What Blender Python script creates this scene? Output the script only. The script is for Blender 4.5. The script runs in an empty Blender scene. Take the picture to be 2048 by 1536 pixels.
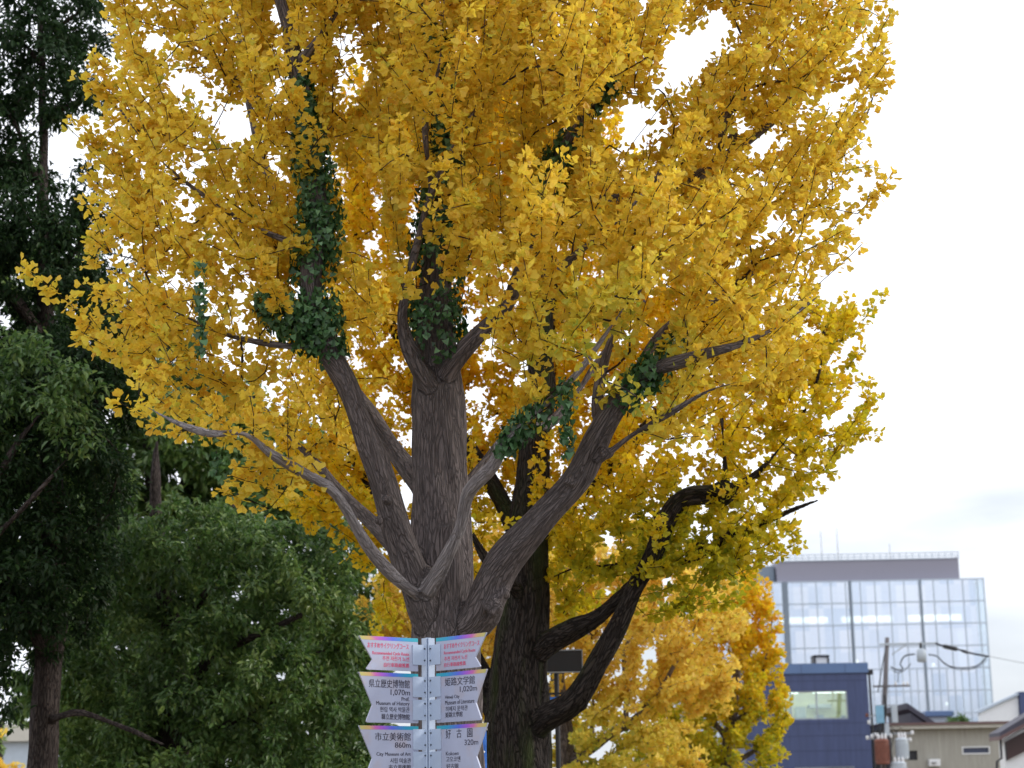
import bpy, bmesh, math, random
import numpy as np
from mathutils import Vector, Matrix

# ------------------------------------------------------------------ camera
F = 3600.0                       # focal length in photo pixels (2048 wide)
PITCH, ROLL = math.radians(13.0), math.radians(-1.0)
CAM = Vector((0.0, 0.0, 1.55))
scene = bpy.context.scene
COL = scene.collection
RM = Matrix.Rotation(math.radians(90) + PITCH, 3, 'X') @ Matrix.Rotation(ROLL, 3, 'Z')
cd = bpy.data.cameras.new("camera")
cam = bpy.data.objects.new("camera", cd); COL.objects.link(cam)
cam.matrix_world = Matrix.Translation(CAM) @ RM.to_4x4()
cd.sensor_width = 36.0; cd.lens = 36.0 * F / 2048.0
cd.clip_start = 0.1; cd.clip_end = 3000
cd.dof.use_dof = True; cd.dof.focus_distance = 14.2; cd.dof.aperture_fstop = 2.4
scene.camera = cam

# ------------------------------------------------------------------ light
SUN_EL, SUN_AZ = math.radians(27), math.radians(84)      # azimuth clockwise from +Y
world = bpy.data.worlds.new("World"); scene.world = world; world.use_nodes = True
wn, wl = world.node_tree.nodes, world.node_tree.links
wn.clear()
wo = wn.new("ShaderNodeOutputWorld"); bg = wn.new("ShaderNodeBackground")
sky = wn.new("ShaderNodeTexSky"); sky.sky_type = 'NISHITA'; sky.sun_disc = False
sky.sun_elevation = SUN_EL; sky.sun_rotation = SUN_AZ
tc = wn.new("ShaderNodeTexCoord"); mp = wn.new("ShaderNodeMapping"); mp.inputs['Scale'].default_value = (1.0, 1.0, 3.5)
nz = wn.new("ShaderNodeTexNoise"); nz.inputs['Scale'].default_value = 2.6; nz.inputs['Detail'].default_value = 6
rp = wn.new("ShaderNodeValToRGB")
rp.color_ramp.elements[0].position = 0.40; rp.color_ramp.elements[0].color = (0.72, 0.72, 0.72, 1)
rp.color_ramp.elements[1].position = 0.56; rp.color_ramp.elements[1].color = (1, 1, 1, 1)
cl = wn.new("ShaderNodeValToRGB")
cl.color_ramp.elements[0].position = 0.36; cl.color_ramp.elements[0].color = (0.61, 0.645, 0.72, 1)
cl.color_ramp.elements[1].position = 0.60; cl.color_ramp.elements[1].color = (0.90, 0.93, 1.0, 1)
cm = wn.new("ShaderNodeVectorMath"); cm.operation = 'SCALE'; cm.inputs['Scale'].default_value = 15.0
mx = wn.new("ShaderNodeMixRGB")
wl.new(tc.outputs['Generated'], mp.inputs['Vector']); wl.new(mp.outputs[0], nz.inputs['Vector'])
sx = wn.new("ShaderNodeSeparateXYZ"); wl.new(tc.outputs['Generated'], sx.inputs[0])
el = wn.new("ShaderNodeMath"); el.operation = 'MULTIPLY_ADD'; el.inputs[1].default_value = 1.25; el.use_clamp = True
ns = wn.new("ShaderNodeMath"); ns.operation = 'SUBTRACT'; ns.inputs[1].default_value = 0.17
wl.new(nz.outputs['Fac'], ns.inputs[0]); wl.new(sx.outputs['Z'], el.inputs[0]); wl.new(ns.outputs[0], el.inputs[2])
wl.new(el.outputs[0], rp.inputs[0]); wl.new(el.outputs[0], cl.inputs[0])
wl.new(cl.outputs[0], cm.inputs[0]); wl.new(rp.outputs[0], mx.inputs[0])
wl.new(sky.outputs[0], mx.inputs[1]); wl.new(cm.outputs[0], mx.inputs[2])
wl.new(mx.outputs[0], bg.inputs[0]); bg.inputs[1].default_value = 0.1; wl.new(bg.outputs[0], wo.inputs[0])
sd = bpy.data.lights.new("sun", 'SUN'); sd.energy = 2.0; sd.angle = math.radians(16); sd.color = (1.0, 0.95, 0.86)
so = bpy.data.objects.new("sun", sd); COL.objects.link(so)
sv = Vector((math.sin(SUN_AZ) * math.cos(SUN_EL), math.cos(SUN_AZ) * math.cos(SUN_EL), math.sin(SUN_EL)))
so.rotation_euler = sv.to_track_quat('Z', 'Y').to_euler(); so.location = (30, -10, 40)
scene.view_settings.view_transform = 'Standard'; scene.view_settings.look = 'None'
scene.view_settings.exposure = 0.05; scene.view_settings.gamma = 1.0
scene.cycles.max_bounces = 10; scene.cycles.transparent_max_bounces = 8
scene.cycles.transmission_bounces = 8; scene.cycles.diffuse_bounces = 6

rng = np.random.default_rng(11); random.seed(5)

def ray(px, py):
    return RM @ Vector(((px - 1024) / F, -(py - 768) / F, -1.0))
def P(px, py, d):
    v = ray(px, py)
    return CAM + v * (d / v.y)

# ------------------------------------------------------------------ helpers
def tag(o, label=None, cat=None, group=None, kind=None):
    if label: o["label"] = label
    if cat: o["category"] = cat
    if group: o["group"] = group
    if kind: o["kind"] = kind
    return o
def thing(name, label, cat, loc=(0, 0, 0), rz=0.0, group=None):
    o = bpy.data.objects.new(name, None); COL.objects.link(o)
    o.location = loc; o.rotation_euler = (0, 0, rz); o.empty_display_size = .2
    return tag(o, label, cat, group)
def link(name, me, mat=None, parent=None, rel=None):
    """rel: subtract this origin (world coordinates given, parent sits at rel)."""
    o = bpy.data.objects.new(name, me); COL.objects.link(o)
    if mat is not None and not me.materials: me.materials.append(mat)
    if parent is not None: o.parent = parent
    return o
def mesh_np(name, V, faces, attrs=None, smooth=False):
    """faces: list of (n,k) int arrays"""
    me = bpy.data.meshes.new(name)
    V = np.asarray(V, dtype=np.float32)
    me.vertices.add(len(V)); me.vertices.foreach_set('co', V.ravel())
    flat = np.concatenate([f.ravel() for f in faces]).astype(np.int32)
    sizes = np.concatenate([np.full(len(f), f.shape[1]) for f in faces]).astype(np.int32)
    starts = np.concatenate([[0], np.cumsum(sizes)[:-1]]).astype(np.int32)
    me.loops.add(len(flat)); me.loops.foreach_set('vertex_index', flat)
    me.polygons.add(len(sizes)); me.polygons.foreach_set('loop_start', starts)
    me.polygons.foreach_set('loop_total', sizes)
    if smooth: me.polygons.foreach_set('use_smooth', np.ones(len(sizes), dtype=bool))
    me.update(calc_edges=True)
    for k, a in (attrs or {}).items():
        a = np.asarray(a, dtype=np.float32)
        if a.ndim == 1:
            at = me.attributes.new(k, 'FLOAT', 'POINT'); at.data.foreach_set('value', a)
        else:
            at = me.attributes.new(k, 'FLOAT_VECTOR', 'POINT'); at.data.foreach_set('vector', a.ravel())
    return me

class MB:
    def __init__(s): s.v = []; s.f = []
    def poly(s, pts, faces):
        b = len(s.v); s.v += [tuple(p) for p in pts]; s.f += [tuple(i + b for i in f) for f in faces]; return s
    def box(s, x0, x1, y0, y1, z0, z1):
        return s.poly([(x0, y0, z0), (x1, y0, z0), (x1, y1, z0), (x0, y1, z0), (x0, y0, z1), (x1, y0, z1), (x1, y1, z1), (x0, y1, z1)],
                      [(0, 3, 2, 1), (4, 5, 6, 7), (0, 1, 5, 4), (1, 2, 6, 5), (2, 3, 7, 6), (3, 0, 4, 7)])
    def tube(s, pts, r, n=8, cap=True):
        pts = [Vector(p) for p in pts]; m = len(pts)
        rr = r if hasattr(r, '__len__') else [r] * m
        b = len(s.v); ref = None
        for i, p in enumerate(pts):
            t = (pts[min(i + 1, m - 1)] - pts[max(i - 1, 0)]).normalized()
            if ref is None: ref = t.orthogonal().normalized()
            u = (ref - t * ref.dot(t)); u = u.normalized() if u.length > 1e-6 else t.orthogonal().normalized()
            ref = u; w = t.cross(u)
            for k in range(n):
                a = 2 * math.pi * k / n
                s.v.append(tuple(p + (u * math.cos(a) + w * math.sin(a)) * rr[i]))
        for i in range(m - 1):
            for k in range(n):
                k2 = (k + 1) % n
                s.f.append((b + i * n + k, b + i * n + k2, b + (i + 1) * n + k2, b + (i + 1) * n + k))
        if cap:
            s.f.append(tuple(b + k for k in range(n))[::-1]); s.f.append(tuple(b + (m - 1) * n + k for k in range(n)))
        return s
    def lathe(s, c, prof, n=20):
        """prof: [(r, z)] about vertical axis at c"""
        b = len(s.v)
        for r, z in prof:
            for k in range(n):
                a = 2 * math.pi * k / n
                s.v.append((c[0] + r * math.cos(a), c[1] + r * math.sin(a), c[2] + z))
        for i in range(len(prof) - 1):
            for k in range(n):
                k2 = (k + 1) % n
                s.f.append((b + i * n + k, b + i * n + k2, b + (i + 1) * n + k2, b + (i + 1) * n + k))
        s.f.append(tuple(b + k for k in range(n))[::-1]); s.f.append(tuple(b + (len(prof) - 1) * n + k for k in range(n)))
        return s
    def build(s, name, mat, parent=None, smooth=False, bevel=0.0):
        me = bpy.data.meshes.new(name); me.from_pydata(s.v, [], s.f); me.update()
        if smooth:
            for p in me.polygons: p.use_smooth = True
        o = link(name, me, mat, parent)
        if bevel:
            md = o.modifiers.new("bevel", 'BEVEL'); md.width = bevel; md.segments = 2; md.limit_method = 'ANGLE'
        return o

def add_to(o, mb, mat):
    """add pattern geometry to an existing part, with a material of its own"""
    bm = bmesh.new(); bm.from_mesh(o.data); vs = [bm.verts.new(v) for v in mb.v]; k = len(o.data.materials)
    for f in mb.f: bm.faces.new([vs[i] for i in f]).material_index = k
    bm.to_mesh(o.data); bm.free(); o.data.materials.append(mat)
def nodes_of(name):
    m = bpy.data.materials.new(name); m.use_nodes = True
    nt = m.node_tree; return m, nt.nodes, nt.links, nt.nodes.get('Principled BSDF')
def mat_simple(name, col, rough=0.6, metal=0.0, var=0.12, scale=3.0, bump=0.0, spec=0.5, stretch=(1, 1, 1), dirt=None):
    m, n, l, b = nodes_of(name)
    b.inputs['Roughness'].default_value = rough; b.inputs['Metallic'].default_value = metal
    b.inputs['Specular IOR Level'].default_value = spec
    t = n.new("ShaderNodeTexCoord"); mp = n.new("ShaderNodeMapping"); mp.inputs['Scale'].default_value = stretch
    nz = n.new("ShaderNodeTexNoise"); nz.inputs['Scale'].default_value = scale; nz.inputs['Detail'].default_value = 8
    nz.inputs['Roughness'].default_value = 0.65
    l.new(t.outputs['Object'], mp.inputs[0]); l.new(mp.outputs[0], nz.inputs['Vector'])
    r = n.new("ShaderNodeValToRGB"); e = r.color_ramp.elements
    lo = tuple(c * (1 - var) for c in col) + (1,); hi = tuple(min(1, c * (1 + var)) for c in col) + (1,)
    e[0].position = .3; e[0].color = lo; e[1].position = .7; e[1].color = hi
    l.new(nz.outputs['Fac'], r.inputs[0])
    out = r.outputs[0]
    if dirt:
        n2 = n.new("ShaderNodeTexNoise"); n2.inputs['Scale'].default_value = scale * 2.3; n2.inputs['Detail'].default_value = 10
        l.new(mp.outputs[0], n2.inputs['Vector'])
        r2 = n.new("ShaderNodeValToRGB"); r2.color_ramp.elements[0].position = .52; r2.color_ramp.elements[1].position = .72
        l.new(n2.outputs['Fac'], r2.inputs[0])
        mx = n.new("ShaderNodeMixRGB"); mx.inputs[2].default_value = tuple(dirt) + (1,)
        l.new(r2.outputs[0], mx.inputs[0]); l.new(out, mx.inputs[1]); out = mx.outputs[0]
    l.new(out, b.inputs['Base Color'])
    if bump:
        bp = n.new("ShaderNodeBump"); bp.inputs['Strength'].default_value = bump; bp.inputs['Distance'].default_value = 0.02
        l.new(nz.outputs['Fac'], bp.inputs['Height']); l.new(bp.outputs[0], b.inputs['Normal'])
    return m
def mat_emit(name, col, strength):
    m, n, l, b = nodes_of(name); n.remove(b)
    e = n.new("ShaderNodeEmission"); e.inputs[0].default_value = tuple(col) + (1,); e.inputs[1].default_value = strength
    l.new(e.outputs[0], n['Material Output'].inputs[0]); return m
def mat_leaf(name, ramp, trans=0.45, gloss=0.04, rough=0.5):
    """ramp: [(pos, (r,g,b))] over the 'tint' attribute"""
    m, n, l, b = nodes_of(name); n.remove(b)
    at = n.new("ShaderNodeAttribute"); at.attribute_name = 'tint'
    r = n.new("ShaderNodeValToRGB"); cr = r.color_ramp
    while len(cr.elements) < len(ramp): cr.elements.new(0.5)
    for e, (p, c) in zip(cr.elements, ramp): e.position = p; e.color = tuple(c) + (1,)
    l.new(at.outputs['Fac'], r.inputs[0])
    d = n.new("ShaderNodeBsdfDiffuse"); t = n.new("ShaderNodeBsdfTranslucent"); g = n.new("ShaderNodeBsdfGlossy")
    g.inputs['Roughness'].default_value = rough; g.inputs[0].default_value = (1, 1, 1, 1)
    l.new(r.outputs[0], d.inputs[0]); l.new(r.outputs[0], t.inputs[0])
    m1 = n.new("ShaderNodeMixShader"); m1.inputs[0].default_value = trans
    l.new(d.outputs[0], m1.inputs[1]); l.new(t.outputs[0], m1.inputs[2])
    m2 = n.new("ShaderNodeMixShader"); m2.inputs[0].default_value = gloss
    l.new(m1.outputs[0], m2.inputs[1]); l.new(g.outputs[0], m2.inputs[2])
    l.new(m2.outputs[0], n['Material Output'].inputs[0]); return m
def mat_bark(name, dark, light, moss=None, ridge=1.0, pale=0.0):
    m, n, l, b = nodes_of(name); b.inputs['Roughness'].default_value = 0.9; b.inputs['Specular IOR Level'].default_value = 0.15
    at = n.new("ShaderNodeAttribute"); at.attribute_name = 'bk'
    # furrows: voronoi cells and noise stretched along the limb
    vo = n.new("ShaderNodeTexVoronoi"); vo.feature = 'DISTANCE_TO_EDGE'; vo.inputs['Scale'].default_value = 42
    wv = n.new("ShaderNodeTexNoise"); wv.inputs['Scale'].default_value = 9; wv.inputs['Detail'].default_value = 3
    ad = n.new("ShaderNodeMixRGB"); ad.blend_type = 'ADD'; ad.inputs[0].default_value = 0.14
    l.new(at.outputs['Vector'], wv.inputs['Vector']); l.new(at.outputs['Vector'], ad.inputs[1]); l.new(wv.outputs['Color'], ad.inputs[2])
    l.new(ad.outputs[0], vo.inputs['Vector'])
    n1 = n.new("ShaderNodeTexNoise"); n1.inputs['Scale'].default_value = 34; n1.inputs['Detail'].default_value = 8; n1.inputs['Roughness'].default_value = .7
    l.new(ad.outputs[0], n1.inputs['Vector'])
    n2 = n.new("ShaderNodeTexNoise"); n2.inputs['Scale'].default_value = 3.5; n2.inputs['Detail'].default_value = 5
    l.new(at.outputs['Vector'], n2.inputs['Vector'])
    vr = n.new("ShaderNodeMapRange"); vr.inputs['From Min'].default_value = 0; vr.inputs['From Max'].default_value = .17
    l.new(vo.outputs['Distance'], vr.inputs['Value'])
    h = n.new("ShaderNodeMath"); h.operation = 'MULTIPLY_ADD'; h.inputs[1].default_value = .56
    l.new(n1.outputs['Fac'], h.inputs[0]); 
    h2 = n.new("ShaderNodeMath"); h2.operation = 'MULTIPLY'; h2.inputs[1].default_value = .46
    l.new(vr.outputs[0], h2.inputs[0]); l.new(h2.outputs[0], h.inputs[2])
    r = n.new("ShaderNodeValToRGB"); e = r.color_ramp.elements
    e[0].position = .26; e[0].color = tuple(c * .50 for c in dark) + (1,); e[1].position = .95; e[1].color = tuple(light) + (1,)
    k = r.color_ramp.elements.new(.58); k.color = tuple(c * 1.15 for c in dark) + (1,)
    l.new(h.outputs[0], r.inputs[0])
    ov = n.new("ShaderNodeMixRGB"); ov.blend_type = 'MULTIPLY'; ov.inputs[0].default_value = .7
    r2 = n.new("ShaderNodeValToRGB"); r2.color_ramp.elements[0].position = .3; r2.color_ramp.elements[0].color = (.55, .52, .5, 1)
    r2.color_ramp.elements[1].position = .7; r2.color_ramp.elements[1].color = (1.25, 1.25, 1.3, 1)
    l.new(n2.outputs['Fac'], r2.inputs[0]); l.new(r.outputs[0], ov.inputs[1]); l.new(r2.outputs[0], ov.inputs[2])
    out = ov.outputs[0]
    if pale:
        ya = n.new("ShaderNodeAttribute"); ya.attribute_name = 'young'
        ym = n.new("ShaderNodeMath"); ym.operation = 'MULTIPLY'; ym.inputs[1].default_value = pale; l.new(ya.outputs['Fac'], ym.inputs[0])
        yr = n.new("ShaderNodeValToRGB"); yr.color_ramp.elements[0].position = .3; yr.color_ramp.elements[0].color = (.155, .137, .14, 1)
        yr.color_ramp.elements[1].position = .7; yr.color_ramp.elements[1].color = (.38, .35, .36, 1); l.new(n1.outputs['Fac'], yr.inputs[0])
        yx = n.new("ShaderNodeMixRGB"); l.new(ym.outputs[0], yx.inputs[0]); l.new(out, yx.inputs[1]); l.new(yr.outputs[0], yx.inputs[2]); out = yx.outputs[0]
    if moss:
        n3 = n.new("ShaderNodeTexNoise"); n3.inputs['Scale'].default_value = 5; n3.inputs['Detail'].default_value = 9
        l.new(at.outputs['Vector'], n3.inputs['Vector'])
        r3 = n.new("ShaderNodeValToRGB"); r3.color_ramp.elements[0].position = .5; r3.color_ramp.elements[1].position = .68
        l.new(n3.outputs['Fac'], r3.inputs[0])
        mo = n.new("ShaderNodeMixRGB"); mo.inputs[2].default_value = tuple(moss) + (1,)
        l.new(r3.outputs[0], mo.inputs[0]); l.new(out, mo.inputs[1]); out = mo.outputs[0]
    l.new(out, b.inputs['Base Color'])
    bp = n.new("ShaderNodeBump"); bp.inputs['Strength'].default_value = 1.0; bp.inputs['Distance'].default_value = .03 * ridge
    l.new(h.outputs[0], bp.inputs['Height']); l.new(bp.outputs[0], b.inputs['Normal'])
    return m

# ------------------------------------------------------------------ trees
LOG = []
def resample(pts, radii, step):
    """Catmull-Rom through pts, resampled about every step metres"""
    pts = np.array([tuple(p) for p in pts]); radii = np.array(radii, float)
    n = len(pts); outp, outr = [], []
    for i in range(n - 1):
        p0, p1, p2, p3 = pts[max(i - 1, 0)], pts[i], pts[i + 1], pts[min(i + 2, n - 1)]
        k = max(1, int(np.linalg.norm(p2 - p1) / step))
        for j in range(k):
            t = j / k
            outp.append(.5 * ((2 * p1) + (-p0 + p2) * t + (2 * p0 - 5 * p1 + 4 * p2 - p3) * t * t + (-p0 + 3 * p1 - 3 * p2 + p3) * t ** 3))
            outr.append(radii[i] * (1 - t) + radii[i + 1] * t)
    outp.append(pts[-1]); outr.append(radii[-1])
    return np.array(outp), np.array(outr)
def unit(a): return a / np.maximum(np.linalg.norm(a, axis=-1, keepdims=True), 1e-9)

def tube_np(pts, radii, n, off=0.0):
    m = len(pts); T = np.gradient(pts, axis=0) if m > 1 else np.array([[0, 0, 1.]])
    T = unit(T); U = np.zeros_like(T); W = np.zeros_like(T)
    ref = np.array([1., 0.2, 0.1]); 
    if abs(T[0] @ unit(ref)) > .9: ref = np.array([0.1, 1., .2])
    for i in range(m):
        u = ref - T[i] * (ref @ T[i]); u /= max(np.linalg.norm(u), 1e-9); U[i] = u; W[i] = np.cross(T[i], u); ref = u
    a = np.linspace(0, 2 * np.pi, n, endpoint=False); ca, sa = np.cos(a), np.sin(a)
    V = pts[:, None] + radii[:, None, None] * (U[:, None] * ca[None, :, None] + W[:, None] * sa[None, :, None])
    L = np.concatenate([[0], np.cumsum(np.linalg.norm(np.diff(pts, axis=0), axis=1))])
    R0 = np.maximum(radii, .02)
    B = np.stack([R0[:, None] * ca + off, R0[:, None] * sa + off * .7, np.broadcast_to((L * .15)[:, None], (m, n))], -1)
    i0 = (np.arange(m - 1)[:, None] * n + np.arange(n)[None]); i1 = (np.arange(m - 1)[:, None] * n + (np.arange(n) + 1)[None] % n)
    Q = np.stack([i0, i1, i1 + n, i0 + n], -1).reshape(-1, 4)
    return V.reshape(-1, 3), Q, B.reshape(-1, 3), (U, W, L)

def trunk_mesh(name, limbs, voxel, knobs=(), lump=.012, pale_limbs=()):
    """limbs: list of (pts, radii) -> one continuous remeshed surface with bark coordinates"""
    mb = MB(); cl = []
    for li, (p, r) in enumerate(limbs):
        n = 20 if r.max() > .1 else 12
        mb.tube([Vector(q) for q in p], list(r), n)
        T = unit(np.gradient(p, axis=0)); _, _, _, (U, W, L) = tube_np(p, r, 4)
        for i in range(len(p)): cl.append((*p[i], r[i], *U[i], *W[i], L[i], li * 3.7))
    me = bpy.data.meshes.new(name); me.from_pydata(mb.v, [], mb.f); me.update()
    if knobs:
        bm = bmesh.new(); bm.from_mesh(me)
        for (c, r) in knobs:
            g = bmesh.ops.create_icosphere(bm, subdivisions=3, radius=r)
            for v in g['verts']:
                v.co *= 1 + .22 * math.sin(v.co.x * 60 + c[0] * 9) * math.cos(v.co.z * 47)
                v.co += Vector(c)
        bm.to_mesh(me); bm.free()
    o = bpy.data.objects.new(name, me); COL.objects.link(o)
    md = o.modifiers.new("r", 'REMESH'); md.mode = 'VOXEL'; md.voxel_size = voxel
    sm = o.modifiers.new("s", 'SMOOTH'); sm.factor = .5; sm.iterations = 4
    dg = bpy.context.evaluated_depsgraph_get()
    m2 = bpy.data.meshes.new_from_object(o.evaluated_get(dg))
    bpy.data.objects.remove(o); bpy.data.meshes.remove(me)
    N = len(m2.vertices); V = np.zeros(N * 3, np.float32); m2.vertices.foreach_get('co', V); V = V.reshape(-1, 3)
    NO = np.zeros(N * 3, np.float32); m2.vertices.foreach_get('normal', NO); NO = NO.reshape(-1, 3)
    C = np.array(cl, np.float32); BK = np.zeros((N, 3), np.float32); RA = np.zeros(N, np.float32)
    for s in range(0, N, 4000):
        v = V[s:s + 4000]
        d = np.linalg.norm(v[:, None] - C[None, :, :3], axis=2) - C[None, :, 3]
        k = d.argmin(1); c = C[k]; q = v - c[:, :3]
        T = np.cross(c[:, 4:7], c[:, 7:10]); RA[s:s + 4000] = np.where(np.isin(np.round(c[:, 11] / 3.7), list(pale_limbs)), c[:, 3], .095)
        x = (q * c[:, 4:7]).sum(1); y = (q * c[:, 7:10]).sum(1); z = (q * T).sum(1)
        BK[s:s + 4000] = np.stack([x + c[:, 11], y + c[:, 11] * .7, (c[:, 10] + z) * .15], 1)
    ph = BK * 1.0
    lumpv = np.sin(ph[:, 0] * 31 + 4 * np.sin(ph[:, 2] * 9)) * np.cos(ph[:, 1] * 37 + ph[:, 2] * 22) + .6 * np.sin(ph[:, 0] * 13 + ph[:, 2] * 40) * np.sin(ph[:, 1] * 17 + 2)
    V = V + NO * (lump * lumpv)[:, None]
    m2.vertices.foreach_set('co', V.astype(np.float32).ravel())
    at = m2.attributes.new('bk', 'FLOAT_VECTOR', 'POINT'); at.data.foreach_set('vector', BK.ravel())
    at = m2.attributes.new('young', 'FLOAT', 'POINT'); at.data.foreach_set('value', np.clip((.11 - RA) / .05, 0, 1).astype(np.float32))
    m2.polygons.foreach_set('use_smooth', np.ones(len(m2.polygons), dtype=bool)); m2.update()
    m2.materials.clear(); m2.name = name
    return m2

def ell(px, py, d, rx, ry, rd):
    c = P(px, py, d); s = d / F
    return np.array([c.x, c.y, c.z, rx * s, rd, ry * s])
def inside(p, E):
    m = np.zeros(len(p), bool)
    for e in E: m |= ((((p - e[:3]) / e[3:]) ** 2).sum(1) < 1)
    return m
def gap(px, py, d, rx, ry, rd):
    """an open pocket in a crown, tilted with the upward sweep of the boughs"""
    e = ell(px, py, d, rx, ry, rd)
    return np.concatenate([e, [(px - 1024) / F, (e[2] - CAM.z) / d]])
def gapq(p, e):
    w = 3.1 / max(e[3], .2) ** .5
    p = p + .30 * e[3] * np.stack([np.sin(p[:, 2] * w * 2.3 + p[:, 1] * 1.7) + .6 * np.sin(p[:, 0] * w * 5.1 + 2), .0 * p[:, 1], np.sin(p[:, 0] * w * 2.7 + p[:, 1] * 1.3) + .6 * np.sin(p[:, 2] * w * 4.7)], 1)
    dy = p[:, 1] - e[1]
    return np.sqrt(((p[:, 0] - e[0] - e[6] * dy) / e[3]) ** 2 + (dy / e[4]) ** 2 + ((p[:, 2] - e[2] - e[7] * dy) / e[5]) ** 2)
def in_gap(p, V):
    m = np.zeros(len(p), bool)
    for e in V: m |= gapq(p, e) < 1
    return m
def targets(E, voids, sp, keep=1.0):
    E = np.array(E); lo = (E[:, :3] - E[:, 3:]).min(0); hi = (E[:, :3] + E[:, 3:]).max(0)
    g = np.stack(np.meshgrid(*[np.arange(lo[i], hi[i], sp) for i in range(3)], indexing='ij'), -1).reshape(-1, 3)
    g = g + rng.uniform(-.55, .55, g.shape) * sp
    m = inside(g, E)
    # ragged crown surface
    if voids: m &= ~in_gap(g, voids)
    m &= rng.random(len(g)) < keep
    return g[m]

def grow(limbs, starts, T, axis, step=.13, up=.35, outw=.6):
    """connect every target to the nearest growing point; returns chains of (pts, parent node, ...)"""
    pos, dirs, par = [], [], []
    for (p, r), st in zip(limbs, starts):
        t = unit(np.gradient(p, axis=0)); k0 = int(len(p) * st)
        for i in range(k0, len(p)):
            o = p[i] - axis; o[2] = 0; o = o / max(np.linalg.norm(o), .3)
            dd = t[i] * .7 + o * outw + np.array([0, 0, up]); pos.append(p[i]); dirs.append(dd / np.linalg.norm(dd)); par.append(-1)
    n0 = len(pos); cap = n0 + len(T) * 14
    X = np.zeros((cap, 3)); D = np.zeros((cap, 3)); Pn = np.full(cap, -1)
    X[:n0] = pos; D[:n0] = dirs; n = n0
    dist0 = np.array([np.linalg.norm(X[:n0] - t, axis=1).min() for t in T])
    chains = []
    for ti in np.argsort(dist0):
        t = T[ti]; v = t - X[:n]; d = np.linalg.norm(v, axis=1)
        c = (v * D[:n]).sum(1) / np.maximum(d, 1e-6)
        k = int(np.argmin(d * (1 + .7 * (1 - c)))); dd = d[k]
        if dd < .08: continue
        m = max(2, int(dd / step)); m = min(m, 13); u = np.linspace(0, 1, m + 1)[1:, None]
        e = v[k] / dd + np.array([0, 0, up * .8]) + rng.normal(0, .18, 3)
        p0, p1, t0, t1 = X[k], t, D[k] * dd * .9, e * dd * .8
        pts = (2 * u ** 3 - 3 * u ** 2 + 1) * p0 + (u ** 3 - 2 * u ** 2 + u) * t0 + (-2 * u ** 3 + 3 * u ** 2) * p1 + (u ** 3 - u ** 2) * t1
        pts = pts + rng.normal(0, .012, pts.shape)
        if n + m >= cap: break
        X[n:n + m] = pts; D[n:n + m] = unit(np.gradient(np.vstack([p0, pts]), axis=0))[1:] * .8 + np.array([0, 0, .2])
        Pn[n] = k; Pn[n + 1:n + m] = np.arange(n, n + m - 1)
        chains.append((k, n, n + m)); n += m
    # pipe-model radii
    w = np.zeros(n); tip = np.ones(n, bool)
    for i in range(n0, n):
        if Pn[i] >= 0: tip[Pn[i]] = False
    for i in range(n - 1, n0 - 1, -1):
        if tip[i]: w[i] += 1
        w[i] = max(w[i], 1)
        if Pn[i] >= n0: w[Pn[i]] += w[i]
    return X[:n], D[:n], chains, w, n0

def add_shoots(X, D, chains, w, origin, E, voids, prob, lens, noise=.30, lift=.25):
    """long straight shoots sweeping outward from the boughs, ginkgo fashion"""
    nx, nd, nc, nw = [X], [D], list(chains), [w]; n = len(X); E = np.array(E)
    for k, a, e in chains:
        for i in range(a, e):
            if rng.random() > prob or w[i] > 60: continue
            d = unit(X[i] - origin) + np.array([0, 0, lift]) + rng.normal(0, noise, 3) + .25 * D[i]; d = d / np.linalg.norm(d)
            ln = rng.uniform(*lens); m = max(2, int(ln / .14)); t = np.linspace(0, 1, m + 1)[1:, None]
            pts = X[i] + d * ln * t + np.array([0, 0, -.10 * ln]) * t * t * rng.uniform(-.6, 1.0) + rng.normal(0, .006, (m, 3))
            ok = (((pts[:, None] - E[None, :, :3]) / (E[None, :, 3:6] * 1.10)) ** 2).sum(2).min(1) < 1
            if voids: ok &= ~in_gap(pts, voids)
            q = 0
            while q < m and ok[q]: q += 1
            if rng.random() < .06: q = m
            if q < 2: continue
            nx.append(pts[:q]); nd.append(np.repeat(d[None], q, 0)); nw.append(np.ones(q) * .6); nc.append((i, n, n + q)); n += q
    return np.vstack(nx), np.vstack(nd), nc, np.concatenate(nw)

def twig_mesh(name, X, chains, w, n0, rtip=.0045, expo=.42, rmax=.045, minr=0.0):
    Vs, Qs, Bs, b = [], [], [], 0
    for ci, (k, a, e) in enumerate(chains):
        pts = np.vstack([X[k], X[a:e]]); r = np.minimum(rtip * w[a:e] ** expo, rmax); r = np.concatenate([[r[0] * 1.15], r])
        if r[0] < minr: continue
        V, Q, B, _ = tube_np(pts, r, 5 if r[0] > .012 else 3, off=(ci % 17) * 1.3)
        Vs.append(V); Qs.append(Q + b); Bs.append(B); b += len(V)
    return mesh_np(name, np.vstack(Vs), [np.vstack(Qs)], {'bk': np.vstack(Bs)}, smooth=True)

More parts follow.
